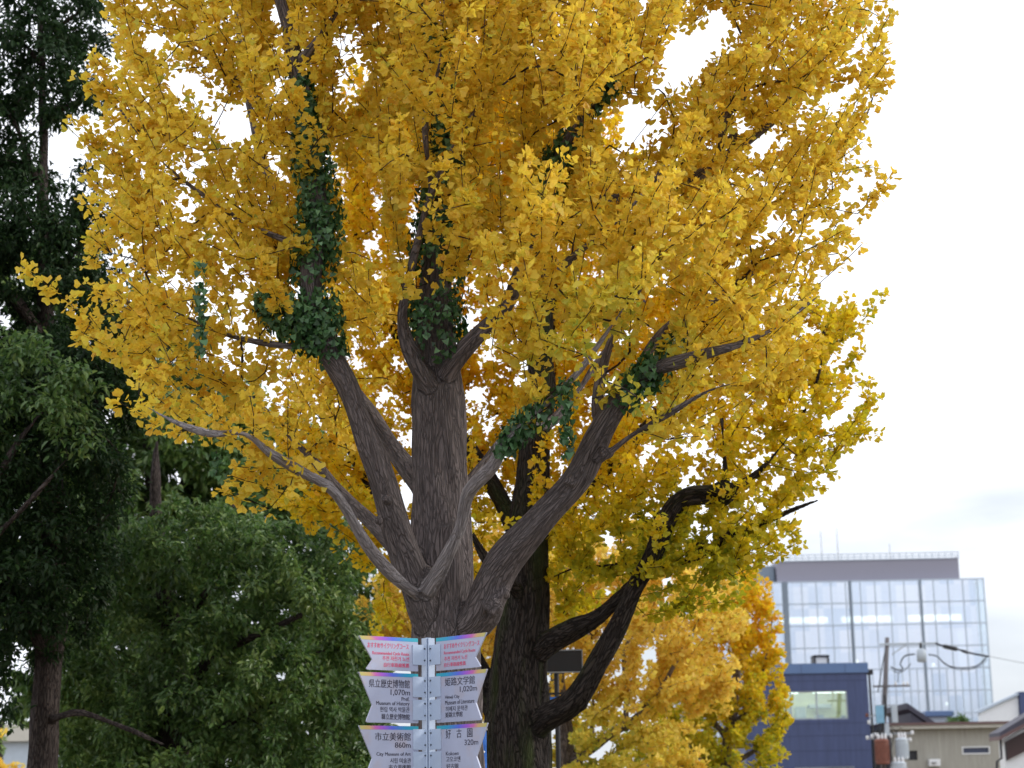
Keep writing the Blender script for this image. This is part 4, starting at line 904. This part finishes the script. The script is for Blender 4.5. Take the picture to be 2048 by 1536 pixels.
gb = thing('office_building', 'tall pale glass office block with a grey rooftop screen, far right', 'building', (gc.x, GD, 0), rz=math.radians(-1.0))
xl, xr = gx(1380), 0.0; zr = gz(1157)
rowsz = [zr - 2.0 * i for i in range(12)]; rowsz = [z for z in rowsz if z > .3] + [0.0]
core = MB()
for z in rowsz[2:-1:2]: core.box(xl, xr - 1.2, .35, 14, z - .22, z + .05)
core.box(xl, xr - 1.2, 7.0, 7.3, 0, zr - .3); core.box(xl, xr - .05, .1, 15, zr - .25, zr - .02); core.box(xl, xr - 1.2, 14.0, 14.3, 0, zr - .3)
core.build('floor_slabs', M['slab'], gb)
MB().box(xl, gx(1967), -.03, 0, 0.02, zr).build('glass_wall', M['glass'], gb)
MB().box(gx(1967) + .02, xr, -.03, 0, .02, zr).box(xr - .03, xr, .01, 15, .02, zr).build('corner_glass', M['clear'], gb)
ml = MB()
x = gx(1957) ; xs = []
for k in range(22):
    xx = gx(1972 - 29.2 * k)
    if xx > xl: xs.append(xx)
for xx in xs: ml.box(xx - .042, xx + .042, -.12, -.035, 0, zr + .02)
for k, xx in enumerate(xs[:-1]): ml.box(xx - .70, xx - .62, -.10, -.035, 0, gz(1335))
for i, z in enumerate(rowsz[:-1]): ml.box(xl, xr + .02, -.15, -.125, z - .05, z + .05)
ml.box(xr - .02, xr + .08, -.12, -.02, 0, zr + .1); ml.build('mullions', M['mull'], gb)
pr = MB()
for px, w in ((1588, .50), (1718, .24), (1858, .16)): pr.box(gx(px) - w / 2, gx(px) + w / 2, -.22, -.155, 0 if px != 1588 else gz(1345), zr + .03)
pr.build('piers', M['pier'], gb)
lt = None
for (p0, p1) in ((1580, 1676), (1704, 1806), (1838, 1944)):
    MB().box(gx(p0), gx(p1), 1.6, 1.75, gz(1236), gz(1224)).build('ceiling_light', M['lamp'], gb)
for (p, y) in ((1727, 1316), (1879, 1326), (1900, 1405)):
    MB().box(gx(p - 2.5), gx(p + 2.5), 1.0, 1.2, gz(y + 3), gz(y - 3)).build('ceiling_light', M['lamp'], gb)
sc = MB(); zt1, zt0 = gz(1100), gz(1159)
sc.box(gx(1577), gx(1943), 1.0, 1.25, zt0 + .02, zt1 - .55).box(gx(1577), gx(1577) + .25, 1.26, 10, zt0, zt1 - .4).box(gx(1943) - .25, gx(1943), 1.26, 10, zt0, zt1 - .4)
scr = sc.build('rooftop_screen', M['louv'], gb)
rl = MB()
for z in (zt1, zt1 - .28, zt1 - .53): rl.box(gx(1574), gx(1945), .9, .98, z - .05, z + .03)
for k in range(29): xx = gx(1577 + 13.07 * k); rl.box(xx - .03, xx + .03, .92, .985, zt1 - .55, zt1 - .05)
rl.build('railing', M['mull'], scr)
MB().box(gx(1500), gx(1574), 2, 9, zr - .01, gz(1118)).box(gx(1545), gx(1570), 1.2, 1.9, zr, gz(1152)).build('plant_room', M['pier'], gb)
for px, y in ((1676, 1045), (1709, 1040), (1815, 1075)):
    MB().tube([(gx(px), 3, zr), (gx(px), 3, gz(y))], [.06, .025], 6).build('antenna', M['steel'], gb)

# ------------------------------------------------------------------ blue building
M['navy'] = mat_simple('navy_metal_cladding', (.052, .072, .168), .5, var=.16, scale=1.2, stretch=(2.5, 1, .25), dirt=(.040, .055, .125))
M['navy2'] = mat_simple('blue_parapet_cladding', (.10, .17, .33), .45, var=.08, scale=.8)
M['joint'] = mat_simple('cladding_joint', (.03, .042, .10), .6)
M['room'] = mat_simple('office_wall', (.74, .74, .56), .8, var=.04)
M['frame'] = mat_simple('window_frame', (.32, .36, .42), .4, metal=.2)
M['pane'] = glass_mat('window_pane', (.8, .88, .95), .16, .02)
M['lampw'] = mat_emit('office_light', (1.0, 1.0, .82), 10.0)
M['desk'] = mat_simple('office_furniture', (.42, .46, .48), .6, var=.1)
BD = 90.0; bk_ = BD / F; bc = P(1740, 1450, BD)
def bx(px): return (px - 1740) * bk_
def bz(py): return P(1740, py, BD).z
bb = thing('office_building', 'small navy-blue building with one lit strip window and a lighter blue parapet', 'building', (bc.x, BD, 0))
x0 = bx(1494); wx0, wx1, wz0, wz1 = bx(1553), bx(1699), bz(1437), bz(1380); v0, v1, vz1 = bx(1588), bx(1705), bz(1532); vz0 = vz1 - 1.4
zp = bz(1345); zt = bz(1325)
w = MB()
def wall_with_holes(mb, xa, xb, za, zb, holes, y0, y1):
    """vertical front wall of boxes around rectangular openings"""
    zs_ = sorted({za, zb, *[h[2] for h in holes], *[h[3] for h in holes]})
    for i in range(len(zs_) - 1):
        a, b = zs_[i], zs_[i + 1]; cuts = sorted([(h[0], h[1]) for h in holes if h[2] <= a + 1e-6 and h[3] >= b - 1e-6]); x = xa
        for (c, d) in cuts:
            mb.box(x, c, y0, y1, a, b); x = d
        mb.box(x, xb, y0, y1, a, b)
wall_with_holes(w, x0, 0, 0, zp, [(wx0, wx1, wz0, wz1), (v0, v1, vz0, vz1)], 0, .25)
w.box(x0, x0 + .25, .252, 11, 0, zp).box(-.25, 0, .252, 11, 0, zp).box(x0 + .252, -.252, 10.7, 10.95, 0, zp).box(x0 + .252, -.252, .252, 10.68, zp - .3, zp - .02)
bwall = w.build('wall', M['navy'], bb)
jt = MB()
for py in (1360, 1437 + 8, 1470, 1500): jt.box(x0, .004, -.006, -.002, bz(py) - .015, bz(py) + .015)
add_to(bwall, jt, M['joint'])
pp = MB(); pp.box(x0 - .1, .06, -.1, .3, zp + .002, zt).box(x0 - .1, x0 + .3, .302, 11, zp + .002, zt).box(-.3, .06, .302, 11, zp + .002, zt); bpar = pp.build('parapet', M['navy2'], bb, bevel=.06)
pj = MB()
for px in (1545, 1610, 1697): pj.box(bx(px) - .012, bx(px) + .012, -.106, -.102, zp + .01, zt - .06)
add_to(bpar, pj, M['joint'])
def window(xa, xb, za, zb, muls, parent, lit):
    f = MB(); t = .07
    f.box(xa, xb, .05, .16, za, za + t).box(xa, xb, .05, .16, zb - t, zb).box(xa, xa + t, .052, .158, za + t, zb - t).box(xb - t, xb, .052, .158, za + t, zb - t)
    for m in muls: f.box(m - .035, m + .035, .054, .156, za + t, zb - t)
    wf = f.build('window', M['frame'], parent)
    MB().box(xa + t, xb - t, .10, .11, za + t, zb - t).build('pane', M['pane'], wf)
    return wf
window(wx0, wx1, wz0, wz1, [bx(1587), bx(1638)], bb, True)
window(v0, v1, vz0, vz1, [bx(1640)], bb, False)
rm = MB(); ya, yb = .3, 4.2; rx0, rx1, rz0, rz1 = x0 + .3, -.3, wz0 - .9, wz1 + .25
rm.box(rx0, rx1, yb, yb + .1, rz0, rz1).box(rx0, rx1, ya, yb, rz1, rz1 + .05).box(rx0, rx1, ya, yb, rz0 - .1, rz0).box(rx0, rx0 + .05, ya, yb, rz0, rz1).box(rx1 - .05, rx1, ya, yb, rz0, rz1)
rmo = rm.build('room', M['room'], bb)
MB().box(bx(1612), bx(1632), 2.6, 3.2, rz0, wz0 + .75).build('cabinet', M['desk'], rmo)
MB().box(bx(1645), bx(1690), 3.3, 4.15, wz0 + .72, wz0 + .9).build('shelf', M['desk'], rmo)
MB().box(bx(1645), bx(1660), 1.4, 2, rz0, wz0 + .28).build('desk', M['desk'], rmo)
MB().box(bx(1689), bx(1697), .6, 1.1, rz0, wz0 + .2).build('monitor', M['desk'], rmo)
MB().box(bx(1604), bx(1606), 3.4, 4.1, rz0, wz0 + .8).build('partition', M['desk'], rmo)
for px in (1592, 1658, 1700, 1540):
    MB().box(bx(px) - .45, bx(px) + .45, 1.1, 1.35, wz1 - .02, wz1 + .10).build('ceiling_light', M['lampw'], bb)
for px in (1600, 1660): MB().box(bx(px) - .5, bx(px) + .5, 2.7, 2.95, wz1 + .15, wz1 + .22).build('ceiling_light', M['lampw'], bb)
dp = MB(); dp.box(.01, .30, -.05, .25, bz(1349), bz(1339)).tube([(.13, .1, bz(1349)), (.13, .1, 0)], .06, 10); dp.build('drainpipe', M['black'], bb)
ub = MB(); ub.box(bx(1649), bx(1674), 1.5, 2.3, zt - .35, bz(1308)); ub.build('roof_unit', M['white'], bb)
uf = MB(); uf.box(bx(1646), bx(1649.5), 1.4, 2.4, zt - .35, bz(1306)).box(bx(1673.5), bx(1677), 1.4, 2.4, zt - .35, bz(1306)).box(bx(1646), bx(1677), 1.4, 2.4, bz(1308) + .01, bz(1304)); uf.build('roof_unit_frame', M['black'], bb)

# ------------------------------------------------------------------ beige house and neighbours
M['beige'] = mat_simple('beige_siding', (.36, .345, .30), .8, var=.10, scale=1.5, stretch=(3, 1, .3), dirt=(.29, .275, .24))
M['beige2'] = mat_simple('cream_fascia', (.55, .53, .47), .7, var=.06)
M['brown'] = mat_simple('brown_roof_metal', (.14, .082, .078), .55, var=.12)
M['slate'] = mat_simple('dark_roof_slate', (.055, .052, .075), .6, var=.15, scale=5)
M['pale'] = mat_simple('pale_blue_wall', (.47, .54, .62), .8, var=.06)
M['dkglass'] = mat_simple('dark_window_glass', (.035, .045, .09), .15, var=.1)
HD = 92.0; hk = HD / F; hc = P(1783, 1500, HD)
def hx(px): return (px - 1783) * hk
def hz(py): return P(1900, py, HD).z
hb = thing('house', 'beige low house with a brown roof edge behind the transformers', 'house', (hc.x, HD, 0))
hx1 = hx(2075); zc_ = hz(1455)
w = MB(); o1 = (hx(1812), hx(1833), hz(1519), hz(1500)); o2 = (hx(1923), hx(1973), hz(1507), hz(1496))
wall_with_holes(w, 0, hx1, 0, zc_, [o1, o2], 0, .2)
w.box(0, .2, .202, 8, 0, zc_).box(hx1 - .2, hx1, .202, 8, 0, zc_).box(.2, hx1 - .2, 7.8, 8, 0, zc_)
hwall = w.build('wall', M['beige'], hb)
MB().box(-.4, hx1 + .4, -.5, -.1, hz(1457), hz(1450)).box(-.4, hx1 + .4, -.098, 8.3, zc_ + .004, hz(1450) - .004).build('fascia', M['beige2'], hb)
rf = MB(); rf.poly([(-.5, -.62, hz(1450) + .004), (hx1 + .5, -.62, hz(1450) + .004), (hx1 + .5, 8.5, hz(1450) + .004), (-.5, 8.5, hz(1450) + .004), (-.5, -.62, hz(1445)), (hx1 + .5, -.62, hz(1445)), (hx1 + .5, 8.5, hz(1441)), (-.5, 8.5, hz(1441))],
   [(0, 3, 2, 1), (4, 5, 6, 7), (0, 1, 5, 4), (1, 2, 6, 5), (2, 3, 7, 6), (3, 0, 4, 7)]); rf.build('roof', M['brown'], hb)
MB().box(o1[0], o1[1], .12, .16, o1[2], o1[3]).build('vent_opening', M['black'], hb)
f = MB(); t = .05
f.box(o2[0] - .06, o2[1] + .06, -.04, .14, o2[2] - .06, o2[2]).box(o2[0] - .06, o2[1] + .06, -.04, .14, o2[3], o2[3] + .05).box(o2[0] - .06, o2[0], -.038, .138, o2[2], o2[3]).box(o2[1], o2[1] + .06, -.038, .138, o2[2], o2[3])
wf = f.build('window', M['white'], hb); MB().box(o2[0], o2[1], .08, .1, o2[2], o2[3]).build('pane', M['dkglass'], wf)
jt = MB()
for px in (1878, 1997): jt.box(hx(px) - .01, hx(px) + .01, -.004, -.001, 0, zc_ - .01)
add_to(hwall, jt, M['beige2'])
MB().tube([(hx(1800), -.62, hz(1452)), (hx(1800), -.25, hz(1462)), (hx(1800), -.06, hz(1468)), (hx(1800), -.06, 0)], .035, 8).build('drainpipe', M['beige2'], hb)
ac = MB(); ac.box(hx(1852), hx(1874), -.36, -.03, hz(1532), hz(1518)); aco = ac.build('air_conditioner', M['white'], hb, bevel=.02)
MB().lathe((hx(1861), -.37, hz(1525) - .02), [(.14, 0), (.14, .03)], 14).build('fan_grille', M['black'], aco)
# dark pitched roof house behind it
GD2 = 95.0
def at2(px, py, d): q = P(px, py, d); return q
q = at2(1843, 1500, GD2)
sh = thing('house', 'dark steep slate roof slope rising behind the beige house', 'house', (q.x, GD2, 0))
def rel(px, py, d, o): v = P(px, py, d); return (v.x - o.x, v.z)
a, b, c, dd_ = rel(1813, 1406, GD2, q), rel(1873, 1447, GD2, q), rel(1815, 1447, GD2, q), rel(1873, 1470, GD2, q)
MB().poly([(a[0], -.1, a[1]), (b[0], -.1, b[1]), (b[0], 6, b[1]), (a[0], 6, a[1]), (a[0], -.1, a[1] - .3), (b[0], -.1, b[1] - .3), (b[0], 6, b[1] - .3), (a[0], 6, a[1] - .3)],
          [(0, 1, 2, 3), (7, 6, 5, 4), (0, 4, 5, 1), (1, 5, 6, 2), (2, 6, 7, 3), (3, 7, 4, 0)]).build('roof', M['slate'], sh)
MB().poly([(a[0] + .18, 0, 0), (b[0] - .1, 0, 0), (b[0] - .1, 0, b[1] - .35), (a[0] + .18, 0, a[1] - .5), (a[0] + .18, 5.8, 0), (b[0] - .1, 5.8, 0), (b[0] - .1, 5.8, b[1] - .35), (a[0] + .18, 5.8, a[1] - .5)],
          [(0, 1, 2, 3), (7, 6, 5, 4), (0, 4, 5, 1), (1, 5, 6, 2), (2, 6, 7, 3), (3, 7, 4, 0)]).build('wall', M['slate'], sh)
# pale box building and white gable building
q = P(1878, 1500, 100)
pb = thing('building', 'pale flat-topped building with a blue-grey roof lip behind the beige house', 'building', (q.x, 100, 0))
l_, r_ = rel(1856, 1425, 100, q), rel(1902, 1425, 100, q); zt2 = rel(1878, 1422, 100, q)[1]; zm = rel(1878, 1431, 100, q)[1]
MB().box(l_[0], r_[0], 0, 6, 0, zm - .06).build('wall', M['pale'], pb)
MB().box(l_[0] - .2, r_[0] + .1, -.25, 6.2, zm - .05, zt2).build('roof', M['navy2'], pb, bevel=.03)
q = P(2010, 1450, 105)
wb = thing('building', 'pale gabled building with a long sloping roofline and a dark end bay, far right edge', 'building', (q.x, 105, 0))
p1, p2, p3, p4 = rel(1960, 1426, 105, q), rel(2036, 1391, 105, q), rel(2036, 1500, 105, q), rel(1960, 1500, 105, q)
def prism(poly, y0, y1, mb):
    k = len(poly); return mb.poly([(p[0], y0, p[1]) for p in poly] + [(p[0], y1, p[1]) for p in poly], [tuple(range(k)), tuple(range(2 * k - 1, k - 1, -1))] + [(i, i + k, (i + 1) % k + k, (i + 1) % k) for i in range(k)])
prism([(p4[0], 0), (p3[0], 0), p2, p1], 0, .5, MB()).build('wall', M['white'], wb)
prism([(p1[0] - .25, p1[1] - .02), (p2[0], p2[1] + .02), (p2[0], p2[1] + .16), (p1[0] - .25, p1[1] + .10)], -.2, .6, MB()).build('roof', M['pale'], wb)
MB().box(p2[0] + .02, p2[0] + 3, -.3, .6, 0, p2[1] + .2).build('end_bay', M['navy'], wb)
# louvred building at the right edge
KD = 62.0; q = P(2030, 1500, KD)
lb = thing('building', 'low building with a sloping brown-edged roof and dark louvres at the lower right corner', 'building', (q.x, KD, 0))
r1, r2 = rel(1992, 1474, KD, q), rel(2075, 1430, KD, q)
prism([(r1[0], r1[1] + .0), (r2[0], r2[1]), (r2[0], r2[1] + .24), (r1[0], r1[1] + .13)], -.5, .9, MB()).build('roof', M['slate'], lb)
prism([(r1[0] - .02, r1[1] - .12), (r2[0], r2[1] - .12), (r2[0], r2[1] - .003), (r1[0] - .02, r1[1] - .003)], -.55, .85, MB()).build('roof_edge', M['brown'], lb)
wl_ = rel(2009, 1480, KD, q); wr_ = rel(2075, 1436, KD, q)
prism([(wl_[0], 0), (wr_[0], 0), (wr_[0], wr_[1] - .12), (wl_[0], wl_[1] - .02)], .1, .8, MB()).build('wall', M['white'], lb)
l0, l1 = rel(2011, 1484, KD, q), rel(2075, 1450, KD, q); lw = rel(2011, 1521, KD, q), rel(2075, 1489, KD, q)
prism([(l0[0], lw[0][1]), (l1[0], lw[1][1]), (l1[0], l1[1]), (l0[0], l0[1])], .02, .09, MB()).build('louvre_recess', M['black'], lb)
for k in range(8):
    t = (k + .3) / 8; za_, zb_ = lw[0][1] + (l0[1] - lw[0][1]) * t, lw[1][1] + (l1[1] - lw[1][1]) * t
    prism([(l0[0] + .02, za_), (l1[0], zb_), (l1[0], zb_ + .03), (l0[0] + .02, za_ + .03)], -.06, .015, MB()).build('louvre', M['brown'], lb)
dq = [rel(1998, 1479, KD, q), rel(2000, 1517, KD, q), rel(1991, 1523, KD, q), rel(1990, 1560, KD, q)]
MB().tube([(x_, -.2, z_) for x_, z_ in dq] + [(dq[-1][0], -.2, 0)], .04, 8).build('drainpipe', M['black'], lb)
# pale building at the far left
q = P(20, 1500, 110)
fb = thing('building', 'grey-blue far building glimpsed at the lower left corner behind the dark trunk', 'building', (q.x, 110, 0))
u0, u1 = rel(-120, 1462, 110, q), rel(190, 1478, 110, q)
MB().box(u0[0], u1[0], 0, 8, 0, rel(30, 1484, 110, q)[1]).build('wall', M['pale'], fb)
prism([(u0[0] - .5, rel(0, 1484, 110, q)[1] + .01), (u1[0] + .5, rel(0, 1484, 110, q)[1] + .01), (u1[0] - 2, rel(0, 1462, 110, q)[1]), (u0[0] + 2, rel(0, 1440, 110, q)[1])], -.5, 8.5, MB()).build('roof', M['beige2'], fb)
small_tree('dark green bush on the rooftop line beside the pale gabled building', 'bush', 1920, 98, [ell(1905,1439,98,18,9,.7), ell(1930,1440,98,22,8,.7), ell(1922,1460,98,30,20,1.0)], M['bark4'], M['leaf5'], lambda b, n, cn: np.clip(.45 + .1 * cn, 0, 1), kind='oval', sp=.4, size=.2, name='bush', rate=20)

# ------------------------------------------------------------------ utility pole
M['conc'] = mat_simple('pole_concrete', (.13, .12, .125), .8, var=.2, scale=4, stretch=(3, 3, .3))
M['rust'] = mat_simple('rusty_tank', (.17, .058, .038), .75, var=.3, scale=5, dirt=(.16, .07, .05))
M['tank'] = mat_simple('grey_tank', (.42, .47, .52), .5, var=.08)
M['cable'] = mat_simple('black_cable', (.015, .017, .02), .5)
M['insul'] = mat_simple('porcelain', (.72, .72, .74), .25, var=.04)
M['teal'] = mat_simple('pale_blue_box', (.20, .40, .55), .5, var=.1)
UD = 84.0; q = P(1766, 1500, UD)
up = thing('utility_pole', 'concrete utility pole with a high crossarm, rusty and grey transformers, beside the blue building', 'utility pole', (q.x, UD, 0))
def U(px, py, dy=0.0): v = P(px, py, UD); return Vector((v.x - q.x, dy, v.z))
top, bot = U(1774.5, 1275), U(1766, 1480)
MB().tube([Vector((bot.x - .2, 0, 0)), bot, U(1770, 1380), top], [.16, .125, .115, .10], 16).build('pole', M['conc'], up, smooth=True)
MB().box(U(1758, 1288).x, U(1872, 1288).x, -.2, -.12, U(1800, 1291).z, U(1800, 1286.5).z).build('crossarm', M['tank'], up, bevel=.01)
MB().tube([U(1782, 1310, -.13), U(1811, 1290, -.13)], .02, 6).build('brace', M['steel'], up)
sg = U(1841, 1312, -.2)
sw = MB().lathe((sg.x, sg.y, sg.z - .3), [(.10, 0), (.21, .03), (.23, .30), (.20, .56), (.10, .63)], 16).build('switch_gear', M['tank'], up, smooth=True)
MB().lathe((sg.x, sg.y, sg.z + .33), [(.05, 0), (.08, .05), (.05, .10), (.07, .15), (.03, .28)], 10).build('insulator', M['cable'], sw)
cb = MB()
def cable(mb, pts, r=.022, dy=-.2):
    p, _ = resample([U(a, b, dy) for a, b in pts], [r] * len(pts), .12); mb.tube([Vector(x) for x in p], r, 6)
cable(cb, [(1828, 1309), (1812, 1311), (1803, 1318), (1799, 1330), (1804, 1337), (1800, 1342), (1790, 1340), (1780, 1334)], .035)
cable(cb, [(1855, 1310), (1872, 1313), (1885, 1326), (1900, 1334), (1925, 1337), (1950, 1333), (1965, 1322), (1971, 1314)], .03)
cable(cb, [(1820, 1328), (1806, 1342), (1795, 1346), (1784, 1342)], .02); cable(cb, [(1795, 1346), (1794, 1366)], .02)
cable(cb, [(1888, 1326), (1905, 1338), (1935, 1340), (1960, 1332), (1972, 1318)], .014)
cable(cb, [(1768, 1305), (1760, 1350), (1754, 1385)], .025)
cable(cb, [(1768, 1390), (1770, 1420), (1764, 1450), (1758, 1470)], .06, -.16); cable(cb, [(1760, 1440), (1752, 1465), (1748, 1490)], .03)
cable(cb, [(1780, 1460), (1785, 1475), (1780, 1500), (1783, 1520)], .02); cable(cb, [(1773, 1450), (1790, 1462), (1800, 1478)], .018)
cb.build('cables', M['cable'], up, smooth=True)
MB().box(U(1744, 1372).x, U(1818, 1372).x, -.18, -.12, U(1770, 1374.5).z, U(1770, 1371).z).build('crossarm', M['conc'], up)
for px in (1790, 1806, 1814):
    g = U(px, 1371, -.15); MB().lathe((g.x, g.y, g.z + .01), [(.04, 0), (.06, .04), (.04, .08), (.06, .12), (.03, .16)], 10).build('insulator', M['insul'], up, smooth=True)
def transformer(px, y0, y1, wpx, m, dy):
    a = U(px, y1, dy); r = wpx * .5 * UD / F; h = U(px, y0, dy).z - a.z
    t = MB().lathe((a.x, a.y, a.z), [(r * .9, 0), (r, .04), (r, h * .86), (r * 1.06, h * .87), (r * 1.06, h * .91), (r * .8, h), (r * .1, h * 1.02)], 24).build('transformer', m, up, smooth=False)
    fins = MB()
    for k in range(14):
        an = 2 * math.pi * k / 14; c, s = math.cos(an), math.sin(an)
        fins.tube([(a.x + c * r * 1.03, a.y + s * r * 1.03, a.z + h * .15), (a.x + c * r * 1.03, a.y + s * r * 1.03, a.z + h * .75)], .02, 5)
    fins.build('cooling_fins', m, t)
    for k in (-.5, 0, .5): MB().lathe((a.x + r * k, a.y - r * .4, a.z + h * .96), [(.05, 0), (.075, .05), (.045, .09), (.07, .14), (.04, .2), (.02, .28)], 10).build('bushing', M['insul'], t, smooth=True)
    MB().box(a.x - .03, a.x + .03, a.y + (r * .8 if dy < 0 else -r * .8), 0.0, a.z + h * .4, a.z + h * .5).build('mount', M['steel'], t)
transformer(1762, 1478, 1529, 27, M['rust'], -.48)
transformer(1803, 1476, 1519, 24, M['tank'], -.30)
transformer(1795, 1524, 1560, 30, M['tank'], -.42)
for px, y0, y1, w_, m in ((1757, 1412, 1447, 13, 'teal'), (1786, 1412, 1446, 9, 'tank'), (1771, 1448, 1472, 7, 'tank')):
    a, b = U(px - w_ / 2, y1, -.2), U(px + w_ / 2, y0, -.2); MB().box(a.x, b.x, -.42, -.2, a.z, b.z).build('switch_box', M[m], up, bevel=.02)
MB().box(U(1750, 1412).x, U(1793, 1412).x, -.19, -.12, U(1770, 1413).z, U(1770, 1410).z).box(U(1742, 1467).x, U(1826, 1467).x, -.19, -.12, U(1770, 1469).z, U(1770, 1466).z).build('equipment_arm', M['steel'], up)
for px, py in ((1732, 1431), (1736, 1445), (1733, 1476), (1742, 1473), (1750, 1470), (1822, 1466), (1818, 1480), (1779, 1472)):
    g = U(px, py, -.25); MB().lathe((g.x, g.y, g.z - .08), [(.05, 0), (.09, .04), (.05, .08), (.09, .12), (.04, .17)], 10).build('insulator', M['rust'] if (px, py) == (1732, 1431) else M['insul'], up, smooth=True)
MB().box(U(1731, 1432).x, U(1766, 1432).x, -.27, -.23, U(1750, 1433).z, U(1750, 1431).z).box(U(1731, 1478).x, U(1766, 1478).x, -.27, -.23, U(1750, 1479).z, U(1750, 1477).z).build('side_arm', M['steel'], up)
wr = MB()
cable(wr, [(1869, 1287), (1885, 1293), (1910, 1298)], .05); cable(wr, [(1885, 1293), (1898, 1296), (1912, 1299)], .10)
cable(wr, [(1910, 1298), (1940, 1307), (1975, 1313.5)], .045); cable(wr, [(1922, 1302), (1934, 1306)], .07)
v0_ = P(1975, 1313.5, UD); v1_ = P(2120, 1340, 70)
wr.tube([Vector((v0_.x - q.x, -.2, v0_.z)), Vector((v1_.x - q.x, 70 - UD, v1_.z))], .012, 5)
wr.build('overhead_wire', M['cable'], up, smooth=True)
